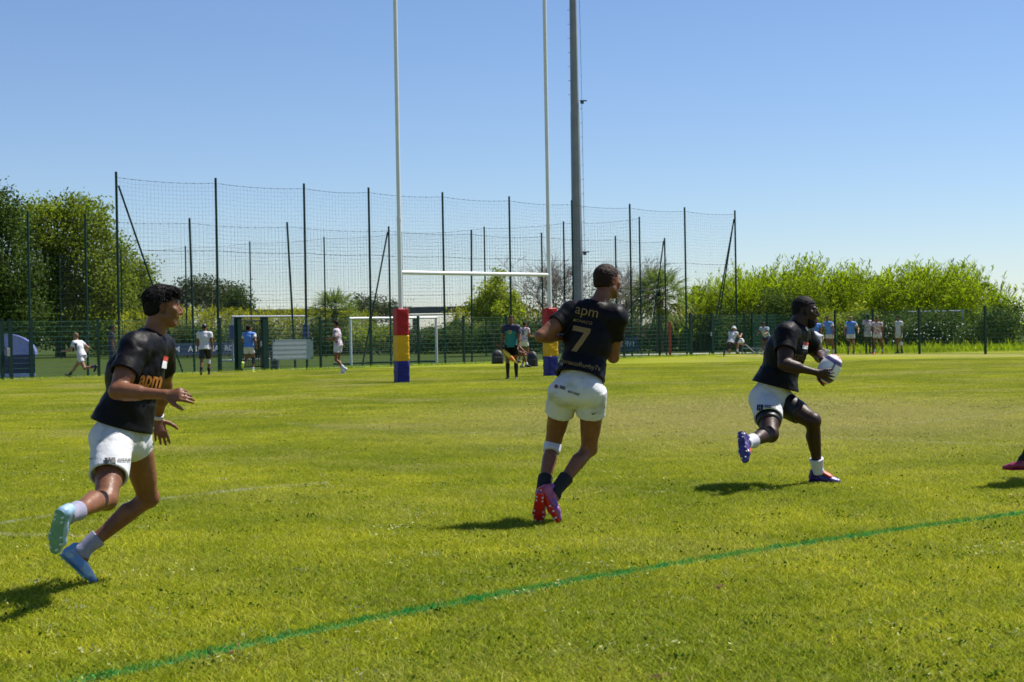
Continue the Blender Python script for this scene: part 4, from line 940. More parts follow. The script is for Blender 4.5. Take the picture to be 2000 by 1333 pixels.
def person(label, J, o):
    """J world joints, o options -> Empty root with body, hair and clothes"""
    h = o.get('h', .014); lv = o.get('lv', 0); s = o.get('s', 1.); bk = o.get('bulk', 1.)
    J = {k: np.asarray(v, float) for k, v in J.items()}
    org = np.array([J['pelvis'][0], J['pelvis'][1], 0]) if o.get('org') is None else o['org']
    root = empty('person', org, label, 'person', o.get('group'))
    allp = np.array([J[k] for k in J if k not in ('rp', 'rc', 'hf', 'hu')]); lo = allp.min(0)-.24*max(1, s); hi = allp.max(0)+.24*max(1, s)
    rp, rc = nrm(J['rp']), nrm(J['rc']); pv, ch, nk, hd = J['pelvis'], J['chest'], J['neck'], J['head']
    sp = nrm(ch-pv); fp = np.cross(sp, rp)*-1; fp = nrm(np.cross(sp, rp)); fc = nrm(np.cross(nrm(nk-ch), rc))   # forward = up x right
    sk = o['skin']
    # ---- body
    F = Field(lo, hi, h); B = bk*s; BT = B*o.get('tw', 1.)
    wst = pv*.45+ch*.55
    F.cap(pv-sp*.03*s, wst, .100*BT, .088*BT, .03, side=rp, wa=.148*BT, wb=.125*BT); F.cap(wst, ch+(nk-ch)*.15, .09*BT, .108*BT, .04, side=rc, wa=.128*BT, wb=.150*BT); F.cap(ch, nk-(nk-ch)*.35, .105*BT, .075*BT, .04, side=rc, wa=.155*BT, wb=.150*BT)
    for sd in 'RL':
        sg = 1 if sd == 'R' else -1; sh, el, wr = J['sh'+sd], J['el'+sd], J['wr'+sd]; hp, kn, an = J['hp'+sd], J['kn'+sd], J['an'+sd]; toe = J['toe'+sd]
        F.cap(nk-(nk-ch)*.05, sh, .055*B, .055*B, .04); F.ell(sh, (.064*B,)*3, np.eye(3), .03)
        F.cap(sh, el, .055*B, .041*B, .02); m = (sh+el)/2; F.cap(sh*.65+el*.35+fc*.008, sh*.35+el*.65+fc*.010, .053*B, .050*B, .02); F.cap(sh*.6+el*.4-fc*.016, sh*.35+el*.65-fc*.010, .042*B, .036*B, .02)
        u = nrm(wr-el); F.cap(el, wr, .040*B, .026*s, .012); F.cap(el+u*.05*s, el+u*.11*s, .045*B, .040*B, .02)
        f, up, s_ = foot_frame(an, kn, toe); bend = (kn-hp)/np.linalg.norm(kn-hp)-(an-kn)/np.linalg.norm(an-kn); kf = nrm(bend) if np.linalg.norm(bend) > .25 else nrm(f-nrm(kn-an)*np.dot(f, nrm(kn-an)))
        ax = nrm(kn-hp); F.cap(hp, kn, .080*B, .056*B, .03); F.cap(hp+(kn-hp)*.25+kf*.018*s, hp+(kn-hp)*.65+kf*.014*s, .078*B, .060*B, .03); F.cap(hp+(kn-hp)*.7+kf*.02*s-s_*.015*s, hp+(kn-hp)*.84+kf*.016*s-s_*.015*s, .036*B, .030*B, .02)
        F.ell(hp-fp*.032*s+np.array([0, 0, -.01]), (.070*B,)*3, np.eye(3), .04); F.ell(kn+kf*.014*s, (.044*B,)*3, np.eye(3), .02)
        F.cap(kn, an, .050*B, .034*s, .02); cb = kn+(an-kn)*.28-kf*.022*s; F.cap(cb, kn+(an-kn)*.5-kf*.014*s, .046*B, .033*B, .025)
        F.cap(an, an+(f*.9+up*.25)*.05*s-up*.02*s, .033*s, .028*s, .02)
        hu_ = J.get('hand'+sd); 
        hd_u = nrm(hu_) if hu_ is not None else nrm(wr-el); pn = o.get('palm'+sd, -rc*sg)
        if lv: hand(F, wr, hd_u, np.asarray(pn, float), o.get('ts'+sd, 1), o.get('curl'+sd, 1.0), s*1.02, o.get('spread'+sd, .08), o.get('thumb'+sd, (.6, .7, .3)))
        else: F.cap(wr, wr+hd_u*.08*s, .018*s, .016*s, .01, side=fc, wa=.03*s, wb=.038*s); F.cap(wr+hd_u*.08*s, wr+nrm(hd_u+fc*.8)*.14*s, .014*s, .012*s, .01, side=fc, wa=.036*s, wb=.03*s); F.cap(wr+hd_u*.02*s, wr+hd_u*.07*s+fc*.045*s, .014*s, .010*s, .01)
    Fr = head_frame(J['hf'], J['hu']); rt, fw, up = Fr
    F.cap(nk-up*.03, hd-up*.05*s-fw*.012*s, .060*bk*s*o.get('neck', 1.), .056*bk*s*o.get('neck', 1.), .03)
    hs = s*o.get('hs', 1.); head(F, hd, Fr, hs, 1 if lv else (h < .012))
    V, Q = F.mesh(); L = (V-hd)@np.stack([rt, fw, up], 1)/hs*100; T = np.ones_like(V)
    if lv:
        hr = (np.abs(L).max(1) < 16)
        eye = hr & (L[:, 1] > 7.0) & ((np.abs(L[:, 0])-3.1)**2+(L[:, 2]-.8)**2 < 1.0); T[eye] = np.array(o.get('eyew', (2.0, 3.4, 4.6)))
        iris = hr & (L[:, 1] > 7.0) & ((np.abs(L[:, 0]-o.get('gaze', 0))-3.1)**2+(L[:, 2]-.8)**2 < .35); T[iris] = .12
        brow = hr & (L[:, 1] > 6.5) & (np.abs(L[:, 2]-3.0-.1*np.abs(L[:, 0])) < .55) & (np.abs(np.abs(L[:, 0])-3.2) < 2.0); T[brow] = .16
        lip = hr & (L[:, 1] > 7.8) & (np.abs(L[:, 2]+5.6) < 1.1) & (np.abs(L[:, 0]) < 2.5); T[lip] *= np.array([1.0, .62, .62])
        ear = hr & (np.abs(L[:, 0]) > 7.0) & (np.abs(L[:, 2]) < 4); T[ear] *= np.array([1.15, .8, .75])
        st = hr & (L[:, 1] > 0) & (L[:, 2] < -2.5-.32*(7-L[:, 1]).clip(0)*0) & (L[:, 2] > -12); T[st & (L[:, 1] > 2)] *= o.get('stubble', .85)
        fade = hr & (L[:, 2] > -4) & (L[:, 1] < 1.5) ; T[fade] *= o.get('fade', .6)
    link('body', np_mesh('body', V-org, Q, T), sk, root)
    # ---- hair
    hk = o.get('hair', 'short')
    if hk:
        F = Field(hd-.2*s, hd+.2*s, max(h*.8, .004)); g = lambda x, y, z: hd+(rt*x+fw*y+up*z)*.01*hs
        th = {'short': .7, 'long': 1.5, 'thick': 1.0, 'buzz': .55}[hk]
        F.ell(g(0, -1.2, 3.2+th*.35), tuple(.01*hs*a for a in (7.35+th*.40, 9.4+th*.7, 8.2+th)), Fr, .01)
        F.ell(g(0, -4.2, -1.5), tuple(.01*hs*a for a in (5.9+th*.1, 5.9+th*.15, 6.2)), Fr, .02)
        if hk == 'thick':
            F.ell(g(0, 3.8, 9.2), tuple(.01*hs*a for a in (5.8, 5.6, 2.9)), Fr, .02); F.ell(g(0, -7, 5.0), tuple(.01*hs*a for a in (5.5, 3.6, 4.5)), Fr, .02)
        X, Y, Z = [a - hd[i] for i, a in enumerate((F.ax[0][:, None, None], F.ax[1][None, :, None], F.ax[2][None, None, :]))]
        ly = (X*fw[0]+Y*fw[1]+Z*fw[2])/hs*100; lz = (X*up[0]+Y*up[1]+Z*up[2])/hs*100; lx = (X*rt[0]+Y*rt[1]+Z*rt[2])/hs*100
        back = {'short': -4.8, 'long': -7.5, 'thick': -6.0, 'buzz': -4.6}[hk]; front = {'thick': 5.9, 'long': 5.8, 'short': 6.2, 'buzz': 6.3}[hk]
        line = np.where(ly < -2.2, back+(ly+2.2).clip(-3, 0)*-.2, np.where(ly < 4.6, 2.6+.25*ly.clip(0), front)); line = np.where((ly > 2.5) & (ly <= 4.6), 2.6+(ly-2.5)*(front-2.6)/2.1, line)
        F.D = np.maximum(F.D, ((line-lz)*.01*hs).astype(np.float32))
        V, Q = F.mesh()
        if len(Q):
            N = vnormals(V, Q); st_ = vnoise((V-hd)@np.stack([rt, fw*.22, up*.6], 1)*260); amp = {'short': .0018, 'long': .006, 'thick': .0026, 'buzz': .0009}[hk]*s
            V = V+N*(st_*amp)[:, None]; hr_o = link('hair', np_mesh('hair', V-org, Q), o.get('hairm', H_BLACK), root)
            if hk == 'thick' and lv:
                rg = np.random.default_rng(4); k = rg.choice(len(V), 5200); k = k[((V[k]-hd)@up > .035*s)]; D_ = N[k]*.22+fw*1.1-up*.25+rg.normal(size=(len(k), 3))*.22; bk_ = ((V[k]-hd)@fw < 0); D_[bk_] = (N[k]*.30-fw*.15-up*.9+rg.normal(size=(len(k), 3))*.22)[bk_]
                Vb, Qb = blades(V[k]-D_*.004, D_, rg.uniform(.012, .028, len(k)), .0013, .3, rg); link('lock', np_mesh('lock', Vb.reshape(-1, 3)-org, Qb), o.get('hairm', H_BLACK), hr_o)
    if o.get('beard'):
        F = Field(hd-.2*s, hd+.2*s, max(h*.8, .004)); g = lambda x, y, z: hd+(rt*x+fw*y+up*z)*.01*hs
        F.ell(g(0, 5.4, -9.9), tuple(.01*hs*a for a in (4.6, 4.2, 3.6)), Fr, .02)
        for sd in (-1, 1): F.cap(g(6.1*sd, 1.2, -3.0), g(3.4*sd, 5.2, -8.6), .013*s, .024*s, .02); F.cap(g(6.5*sd, .9, 1.2), g(6.1*sd, 1.2, -3.5), .006*s, .012*s, .012)
        F.cap(g(-2.6, 8.3, -3.9), g(2.6, 8.3, -3.9), .0075*s, .0075*s, .008); F.ell(g(0, 9.3, -5.5), tuple(.01*hs*a for a in (1.9, 1.4, 1.0)), Fr, .006, 's')
        V, Q = F.mesh(); N = vnormals(V, Q); V = V+N*(vnoise(V*150)*.0014)[:, None]; link('beard', np_mesh('beard', V-org, Q), H_BLACK, root)
    out = {}
    # ---- shirt
    loose = o.get('loose', 1.)
    def shirt(name, m, sleeve=.52, grow=0., hemdrop=.10, amp=.006):
        F = Field(lo, hi, max(h, .0075)); hem = pv-sp*hemdrop*s; B2 = BT; G = grow+.012*loose
        hem = hem-fp*(.018-o.get('hemf', 0))*s; F.cap(hem, wst, .143*B2+G+o.get('hemd', 0), .106*B2+G, .01, side=rp, wa=.180*B2+G, wb=.150*B2+G, flat=True)
        F.cap(wst-sp*.05, ch+(nk-ch)*.15, .100*B2+G, .118*B2+G, .03, side=rc, wa=.143*B2+G, wb=.162*B2+G); F.cap(ch, nk-(nk-ch)*.32, .115*B2+G, .084*B2+G, .05, side=rc, wa=.166*B2+G, wb=.140*B2+G)
        for sd in 'RL':
            sh, el = J['sh'+sd], J['el'+sd]; d = el-sh
            F.cap(nk-(nk-ch)*.10, sh, .064*B+grow, .060*B+G, .05)
            if sleeve: F.ell(sh, (.066*B+G,)*3, np.eye(3), .04); F.cap(sh-d*.02, sh+d*sleeve, .060*B+G*.9, .060*B+G*1.15, .025, flat=True); e = sh+d*sleeve; F.cap(e-d*.12, e+d*.05, .046*B+G, .060*B+G*1.15-.011, .002, 's', flat=True)
            else: F.ell(sh-rc*.02*(1 if sd == 'R' else -1), (.066*B2+G, .066*B2+G, .05*B2+G), np.eye(3), .03)
        F.cap(hem-sp*.03, hem+sp*.05, .143*B2+G-.013, .120*B2+G-.015, .002, 's', side=rp, wa=.180*B2+G-.013, wb=.158*B2+G-.015, flat=True)
        if lv: F.cap(nk+(nk-ch)*.02, nk+(hd-nk)*.35, .052*bk*s, .062*bk*s, .004, 's', flat=True)
        V, Q = F.mesh(); hm = [(hem, sp)]+[(J['sh'+q]+(J['el'+q]-J['sh'+q])*sleeve, J['el'+q]-J['sh'+q]) for q in 'RL' if sleeve]; V = cloth(V, Q, amp, 9, rc*.3+sp, o.get('seed', 0), hm); V = cloth(V, Q, amp*.6, 16, rc*.8+sp*.6, 4, hm)
        ob = link(name, np_mesh(name, V-org, Q), m, root); out[name] = (ob, V, Q); return ob
    shirt('jersey', o['shirt'], o.get('sleeve', .52), 0, o.get('hem', .09), o.get('amp', .0065) if lv else .005)
    if o.get('bib'): shirt('bib', o['bib'], 0, .013, .04, .004)
    # ---- shorts
    def shorts(name, m, fs, grow, amp):
        F = Field(lo, hi, max(h, .0075)); F.cap(pv+sp*.13*s, pv-sp*.05*s, .088*BT+grow*.6, .108*BT+grow, .03, side=rp, wa=.130*BT+grow*.6, wb=.156*BT+grow, flat=not lv)
        cuts = []
        for sd in 'RL':
            hp, kn = J['hp'+sd], J['kn'+sd]; d = kn-hp; fl_ = o.get('fs'+sd, fs) if name == 'shorts' else fs; e = hp+d*fl_
            if name != 'shorts':
                bend = nrm(kn-hp)-nrm(J['an'+sd]-kn); kf = nrm(bend) if np.linalg.norm(bend) > .25 else fp
                F.cap(hp+d*.2, e, .088*B, np.interp(fs, [.3, 1], [.084, .062])*B+.004, .02, flat=True); F.cap(hp+d*.25+kf*.018*s, e+kf*.014*s, .080*B, .064*B+.003, .02, flat=True); continue
            F.ell(hp-fp*.030*s-sp*.01, (.075*B*(.5+.5*o.get('tw', 1.))+grow,)*3, np.eye(3), .07); F.cap(hp-d*.04, e, .088*B+grow, .081*B+grow*1.0+.002, .02, flat=True, side=rp, wa=.088*B+grow, wb=.082*B+grow*1.1+.003); cuts.append((e, d))
        hm = [(e, d) for e, d in cuts]
        for e, d in (cuts if name == 'shorts' else ()): F.cap(e-d*.10, e+d*.03, .068*B+grow, .081*B+grow*1.0+.002-.012, .002, 's', side=rp, wa=.068*B+grow, wb=.082*B+grow*1.1+.003-.012, flat=True)
        V, Q = F.mesh(); V = cloth(V, Q, amp, 8, sp+rp*.3, 3+o.get('seed', 0), hm); V = cloth(V, Q, amp*.6, 17, sp*.6+rp*.8, 8, hm)
        ob = link(name, np_mesh(name, V-org, Q), m, root); out[name] = (ob, V, Q)
    shorts('shorts', o['shorts'], o.get('fs', .48), .015, .0042 if lv else .003)
    if o.get('under'): shorts('undershorts', o['under'], o.get('fu', .66), -.008, .001)
    # ---- socks, boots
    for sd in 'RL':
        kn, an, toe = J['kn'+sd], J['an'+sd], J['toe'+sd]; fr = o.get('sockh', .3); d = an-kn; fr = o.get('sockh'+sd, fr); hs_ = max(h*.8, .005)
        F = Field(np.minimum(kn, an)-.12, np.maximum(kn, an)+.12, hs_); bend = nrm(J['kn'+sd]-J['hp'+sd])-nrm(an-kn); f, up_, s_ = foot_frame(an, kn, toe); kf = nrm(bend) if np.linalg.norm(bend) > .25 else nrm(f-nrm(kn-an)*np.dot(f, nrm(kn-an)))
        a = kn+d*(1-fr); r0_ = np.interp(1-fr, [0, .3, .55, 1], [.058, .062, .052, .038])*B; F.cap(a-kf*.012*s*(fr > .4), an+nrm(d)*.012, r0_+.004, .040*s, .004, flat=True)
        if fr > .4: F.cap(kn+d*max(.3, 1-fr+.05)-kf*.02*s, kn+d*.55-kf*.014*s, .049*B, .038*B, .03)
        F.cap(an, an+(f*.95+up_*.28)*.03*s, .037*s, .03*s, .02)
        V, Q = F.mesh(); link('sock', np_mesh('sock', V-org, Q), o.get('sock'+sd, o['sock']), root)
        boot('boot', an, kn, toe, o.get('boot'+sd, o['boot']), o.get('sole', o['boot']), root, max(h*.8, .005), s, lv, o.get('tongue'), org)
    for sd, nm_, m_, a_, b_ in o.get('sleeves', ()):        # bandages, knee sleeves: along the leg
        hp, kn, an = J['hp'+sd], J['kn'+sd], J['an'+sd]; F = Field(np.minimum(np.minimum(hp, an), kn)-.15, np.maximum(np.maximum(hp, an), kn)+.15, max(h*.8, .006))
        bend = nrm(kn-hp)-nrm(an-kn); kf = nrm(bend) if np.linalg.norm(bend) > .25 else fp
        if a_ < 0: F.cap(kn+(kn-hp)*a_, kn, (.056-a_*.035)*B+.006, .057*B+.004, .01, flat=True); F.ell(kn+kf*.014*s, (.046*B+.004,)*3, np.eye(3), .02)
        if b_ > 0: F.cap(kn+(an-kn)*max(a_, 0), kn+(an-kn)*b_, .056*B+.004, .055*B+.004, .01, flat=True); F.cap(kn+(an-kn)*max(a_, .0)-kf*.020*s, kn+(an-kn)*b_-kf*.022*s, .046*B+.006, .048*B+.005, .02, flat=True)
        V, Q = F.mesh(); link(nm_, np_mesh(nm_, V-org, Q), m_, root)
    for sd, nm_, m_, t_ in o.get('bands', ()):
        el, wr = J['el'+sd], J['wr'+sd]; F = Field(np.minimum(el, wr)-.1, np.maximum(el, wr)+.1, .006); F.cap(el+(wr-el)*t_, el+(wr-el)*(t_+.1), .034*B, .033*B, .003, flat=True); V, Q = F.mesh(); link(nm_, np_mesh(nm_, V-org, Q), m_, root)
    return root, org, out, J, (rp, rc, sp, fp, fc, Fr)

# ------------------------------------------------------------------ the three players in front
NM = lambda P: {k: tuple(np.round(v, 2)) for k, v in P.items()}
def posed(px, Y, yaw, chest_px, neck_px, head_px, R_, L_, s, yawc=None, signs=(0, 0, 0), hf=None, hu=(0, 0, 1), tors=(.30, .20, .19), shw=.185, hpw=.095, roll=0.):
    """joints read off where each stands; unknown depths follow from limb lengths"""
    J = {}; pv = at(px[0], px[1], Y); J['pelvis'] = pv
    rp = np.array([math.cos(yaw), math.sin(yaw), 0]); yc = yaw if yawc is None else yawc; rc = np.array([math.cos(yc), math.sin(yc), roll])
    J['rp'] = rp; J['rc'] = nrm(rc)
    J['chest'] = solve(pv, *chest_px, tors[0]*s, signs[0]); J['neck'] = solve(J['chest'], *neck_px, tors[1]*s, signs[1]); J['head'] = solve(J['neck'], *head_px, tors[2]*s, signs[2])
    J['hf'] = np.array(hf, float); J['hu'] = np.array(hu, float)
    for sd, D, sg in (('R', R_, 1), ('L', L_, -1)):
        J['sh'+sd] = J['neck']-nrm(J['neck']-J['chest'])*.062*s+nrm(rc)*shw*s*sg if 'sh' not in D else at(*D['sh'])
        J['hp'+sd] = pv-nrm(J['chest']-pv)*.05*s+rp*hpw*s*sg
        J['el'+sd] = solve(J['sh'+sd], *D['el'][:2], .295*s, D['el'][2]); J['wr'+sd] = solve(J['el'+sd], *D['wr'][:2], .265*s, D['wr'][2])
        J['kn'+sd] = solve(J['hp'+sd], *D['kn'][:2], .43*s, D['kn'][2]); J['an'+sd] = solve(J['kn'+sd], *D['an'][:2], .43*s, D['an'][2]); J['toe'+sd] = solve(J['an'+sd], *D['toe'][:2], .19*s, D['toe'][2])
        if 'hand' in D: J['hand'+sd] = np.array(D['hand'], float)
    return J
def report(n, J):
    print(n, 'low', round(min(J['toeR'][2], J['toeL'][2]), 3), {k: tuple(round(float(x), 2) for x in J[k]) for k in ('pelvis', 'chest', 'neck', 'head', 'shR', 'elR', 'wrR', 'shL', 'elL', 'wrL', 'knR', 'anR', 'toeR', 'knL', 'anL', 'toeL')})
    print('   thigh', [round(float(np.linalg.norm(J['kn'+a]-J['hp'+a])), 2) for a in 'RL'], 'shin', [round(float(np.linalg.norm(J['an'+a]-J['kn'+a])), 2) for a in 'RL'], 'uarm', [round(float(np.linalg.norm(J['el'+a]-J['sh'+a])), 2) for a in 'RL'], 'farm', [round(float(np.linalg.norm(J['wr'+a]-J['el'+a])), 2) for a in 'RL'])

SWOOSH = [(-.5, .02), (-.42, -.16), (-.28, -.20), (-.1, -.14), (.5, .2), (-.05, -.01), (-.28, -.06), (-.36, -.01), (-.38, .12)]
# --- player one: black jersey, running right in the left foreground
J = posed((242, 840), 8.42, R(-108), (262, 736), (296, 661), (317, 600),
          dict(el=(228, 765, -1), wr=(322, 771, -1), kn=(207, 975, -1), an=(133, 1006, -1), toe=(112, 1072, 1)),
          dict(el=(322, 752, 1), wr=(307, 818, 1), kn=(290, 972, 1), an=(158, 1078, 1), toe=(190, 1138, -1)),
          .97, yawc=R(-99), signs=(0, 0, 0), hf=(.93, .36, 0), hu=(.10, 0, 1), shw=.17)
J['toeL'][2] = max(J['toeL'][2], .03)
J['handR'] = np.array([1, -.12, -.02]); J['handL'] = np.array([.25, -.1, -1])
report('p1', J)
root, org, out, J, ax = person('nearest player, black jersey, running right at the left foreground in ice blue boots', J, dict(
    h=.0068, lv=1, s=.97, bulk=1.06, skin=SK_TAN, shirt=C_BLACK, shorts=C_WHITE, sock=SOCK_L, boot=B_BLUE, sole=B_MINT, sockh=.26, hair='thick', hem=-.02, sleeve=.60, fsR=.63, fsL=.22, loose=1.15,
    palmR=np.array([-.2, 1, -.45]), tsR=-1, curlR=(.75, .95, 1.15, 1.3), spreadR=.03, thumbR=(.75, .6, .1), palmL=np.array([-.4, 1, 0]), tsL=1, curlL=.35, spreadL=.08, thumbL=(.5, .9, 0), bands=(('L', 'wristband', SOCK_W, .86),), seed=2))
rp, rc, sp, fp, fc, Fr = ax
T1 = bvh(*out['jersey'][1:]); T1s = bvh(*out['shorts'][1:]); c = J['chest']; sh = out['jersey'][0]
vd = nrm(nrm(c-CAM)-fc*.5); uu = nrm(rc*-1+np.array([0, 0, 0])); vv = nrm(J['neck']-J['pelvis'])
def on(px, py, Y): return at(px, py, Y)
def rayframe(px, py, Y, tl=0.):
    c_ = at(px, py, Y); d_ = nrm(c_-CAM); u_ = nrm(np.cross(d_, [0, 0, 1])); v_ = np.cross(u_, d_); return c_, d_, u_*math.cos(tl)+v_*math.sin(tl), v_*math.cos(tl)-u_*math.sin(tl)
c_, d_, u_, v_ = rayframe(321, 706, 8.3, R(-12))
decal(polymesh([[(-.5, 0), (.5, 0), (.5, .62), (-.5, .62)]]), T1, mat('red_ink', (.42, .03, .012), .6), sh, org, c_, u_*.55, v_, d_, .045, name='flag_print')
decal(polymesh([[(-.5, -.85), (.5, -.85), (.5, 0), (-.5, 0)]]), T1, M_WHITEINK, sh, org, c_, u_*.55, v_, d_, .045, name='flag_print')
c_, d_, u_, v_ = rayframe(292, 742, 8.3, R(-6))
decal(textmesh('apm', 1, .03, shear=.3), T1, M_ORANGE, sh, org, c_, u_*.8, v_*1.4, d_, .085, name='chest_print')
HL = [[(-.5, -.5), (-.22, -.5), (-.22, .5), (-.5, .5)], [(-.16, -.5), (.04, -.5), (.04, -.06), (-.16, -.06)], [(-.16, .06), (.04, .06), (.04, .5), (-.16, .5)], [(.10, -.5), (.5, -.5), (.5, .5), (.10, .5)]]
M_INK = mat('black_ink', (.02, .022, .02), .6)
cs_ = on(215, 905, 8.4); ds = nrm(cs_-CAM); us = nrm(np.cross(ds, [0, 0, 1])); vs_ = np.cross(us, ds)
decal(polymesh(HL), T1s, M_INK, out['shorts'][0], org, cs_, us, vs_, ds, .052, name='shorts_logo')
decal(textmesh('BESINS', .5, .01, 'LEFT'), T1s, M_INK, out['shorts'][0], org, cs_+us*.038+vs_*.012, us, vs_, ds, .042, name='shorts_print')
decal(polymesh([SWOOSH]), T1s, M_INK, out['shorts'][0], org, on(182, 896, 8.4), us, vs_, ds, .028, name='swoosh')
decal(textmesh('apm', .5, .01), T1s, M_INK, out['shorts'][0], org, on(300, 868, 8.7), us, vs_, ds, .05, name='shorts_print')
# --- player two: number seven, seen from behind
J = posed((1131, 752), 11.0, R(-16), (1147, 668), (1164, 598), (1186, 551),
          dict(el=(1198, 698, 1), wr=(1190, 672, 1), kn=(1151, 876, 1), an=(1083, 962, -1), toe=(1097, 1016, -1)),
          dict(el=(1056, 657, -1), wr=(1106, 660, 1), kn=(1080, 868, 1), an=(1058, 966, -1), toe=(1053, 1018, 1)),
          1.06, yawc=R(-20), signs=(1, 1, 1), hf=(.80, .60, -.02), hu=(.06, .1, 1), shw=.150, roll=-.12)
for a in 'RL': J['toe'+a][2] = max(J['toe'+a][2], .03)
report('p2', J)
root, org, out, J, ax = person('player in black jersey number 7 seen from behind in pink boots with a knee bandage', J, dict(
    h=.0068, lv=1, s=1.04, bulk=1.00, tw=.92, skin=SK_TAN, shirt=C_BLACK, shorts=C_WHITE, sock=SOCK_B, boot=B_PINK, sole=B_RED, sockh=.34, hair='short', hairm=H_BROWN, fade=.5, hem=-.045, sleeve=.52, fs=.40, loose=1.0, curlR=1.3, curlL=1.3,
    palmR=np.array([-1, 0, 0]), palmL=np.array([0, 0, -1]), sleeves=(('L', 'bandage', SOCK_W, .0, .16),), seed=5))
rp, rc, sp, fp, fc, Fr = ax; T2 = bvh(*out['jersey'][1:]); T2s = bvh(*out['shorts'][1:]); sh = out['jersey'][0]
dv = nrm(fc*.7+nrm(J['chest']-CAM)*.5); tilt = R(-13)
def frame2(dv, tl):
    u = nrm(np.cross(dv, [0, 0, 1])); v = np.cross(u, dv); return u*math.cos(tl)+v*math.sin(tl), v*math.cos(tl)-u*math.sin(tl)
u2, v2 = frame2(nrm(J['chest']-CAM), tilt); dc = nrm(J['chest']-CAM)
decal(textmesh('apm', 1, .0), T2, M_GOLD, sh, org, on(1147, 608, 10.9), u2, v2, dc, .100, name='back_print')
decal(textmesh('MONACO', .3, .004), T2, M_GOLD, sh, org, on(1138, 629, 10.9), u2, v2, dc, .100, name='back_print')
SEVEN = [[(-.34, .5), (.34, .5), (.34, .34), (.30, .28), (-.34, .28)], [(.34, .34), (.30, .28), (.12, .28), (-.14, -.5), (.10, -.5)]]
SEVEN = [[(-.32, .30), (.14, .30), (.36, .34), (.36, .5), (-.32, .5)], [(.14, .30), (-.20, -.5), (.02, -.5), (.36, .34)]]
decal(polymesh(SEVEN), T2, M_GOLD, sh, org, on(1131, 664, 10.9), u2, v2, dc, .18, name='back_number')
decal(textmesh('MonacoRugby7s', .3, .006), T2, M_GOLD, sh, org, on(1131, 713, 10.9), *frame2(dc, R(-13)), dc, .15, name='hem_print')
u2, v2 = frame2(dc, R(-17)); so2 = out['shorts'][0]
decal(polymesh([[(.5*math.cos(a), .5*math.sin(a)) for a in np.linspace(0, 6.0, 14)]]), T2s, mat('maroon_ink', (.16, .03, .03), .6), so2, org, on(1087, 756, 10.9), u2, v2, dc, .026, name='shorts_logo')
decal(textmesh('SEE', .5, .02), T2s, M_INK, so2, org, on(1099, 758, 10.9), u2, v2, dc, .055, name='shorts_print')
decal(textmesh('BEYOND', .5, .012), T2s, M_INK, so2, org, on(1121, 768, 10.9), u2, v2, dc, .042, name='shorts_print')
decal(polymesh([SWOOSH]), T2s, M_INK, so2, org, on(1162, 807, 10.9), *frame2(dc, R(5)), dc, .048, name='swoosh')
# --- player three: ball carrier
J = posed((1508, 770), 13.40, R(-120), (1533, 690), (1557, 641), (1572, 608),
          dict(el=(1531, 712, -1), wr=(1590, 727, -1), kn=(1504, 848, -1), an=(1460, 866, -1), toe=(1459, 903, -1)),
          dict(el=(1602, 696, 1), wr=(1607, 706, -1), kn=(1587, 822, -1), an=(1597, 911, 1), toe=(1638, 936, -1)),
          1.0, yawc=R(-120), signs=(0, 0, 0), hf=(.95, -.30, -.02), hu=(.10, 0, 1), shw=.185, tors=(.34, .21, .175))
J['toeL'][2] = max(J['toeL'][2], .03)
J['anL'][2] = .105
ball_c = at(1619, 722, 13.16)
J['wrR'] = at(1594, 728, 13.03); J['handR'] = nrm(at(1630, 733, 13.03)-J['wrR']); J['wrL'] = at(1606, 703, 13.28); J['handL'] = nrm(at(1620, 716, 13.26)-J['wrL'])
report('p3', J)
root, org, out, J, ax = person('ball carrier with dark beard, black jersey and undershorts, orange laced boots, right foreground', J, dict(
    h=.0068, lv=1, s=1.0, hs=1.07, hemf=.025, hemd=.008, bulk=1.27, neck=1.15, skin=SK_DARK, shirt=C_BLACK, shorts=C_WHITE, under=C_TIGHT, fu=.68, sock=SOCK_W, boot=B_NAVY, sole=B_NAVY, tongue=B_ORANGE, sockh=.26, hair='buzz', beard=True, hem=-.07, sleeve=.56, fsR=.56, fsL=.34, loose=1.1, eyew=(9, 16, 22), stubble=.8, fade=.4,
    palmR=nrm(np.array([0, 1.0, 0.1])), tsR=-1, curlR=.42, spreadR=.17, thumbR=(.5, .9, .15), palmL=nrm(np.array([.1, -1, -.2])), tsL=1, curlL=.5, spreadL=.15, thumbL=(.7, .6, .2), bands=(), seed=7))
rp, rc, sp, fp, fc, Fr = ax; T3 = bvh(*out['jersey'][1:]); T3s = bvh(*out['shorts'][1:]); sh = out['jersey'][0]
c_, d_, u_, v_ = rayframe(1572, 675, 13.2, R(-10))
decal(polymesh([[(-.5, 0), (.5, 0), (.5, .6), (-.5, .6)]]), T3, mat('red_ink', (.5, .02, .015)), sh, org, c_, u_*.9, v_, d_, .048, name='flag_print')
decal(polymesh([[(-.5, -.65), (.5, -.65), (.5, 0), (-.5, 0)]]), T3, M_WHITEINK, sh, org, c_, u_*.9, v_, d_, .048, name='flag_print')
c_, d_, u_, v_ = rayframe(1575, 643, 13.2, R(-60))
decal(polymesh([[(-.5, -.2), (.5, -.2), (.5, .2), (-.5, .2)]]), T3, M_WHITEINK, sh, org, c_, u_, v_, d_, .032, name='collar_mark')
c_, d_, u_, v_ = rayframe(1557, 696, 13.2, R(-6))
decal(textmesh('apm', 1, .03), T3, mat('dull_bronze_ink', (.07, .035, .012), .5), sh, org, c_, u_*.8, v_*1.3, d_, .075, name='chest_print')
cs_ = on(1485, 797, 13.4); ds = nrm(cs_-CAM); us, vs_ = frame2(ds, R(-3)); so3 = out['shorts'][0]
decal(polymesh(HL), T3s, M_INK, so3, org, cs_, us, vs_, ds, .050, name='shorts_logo')
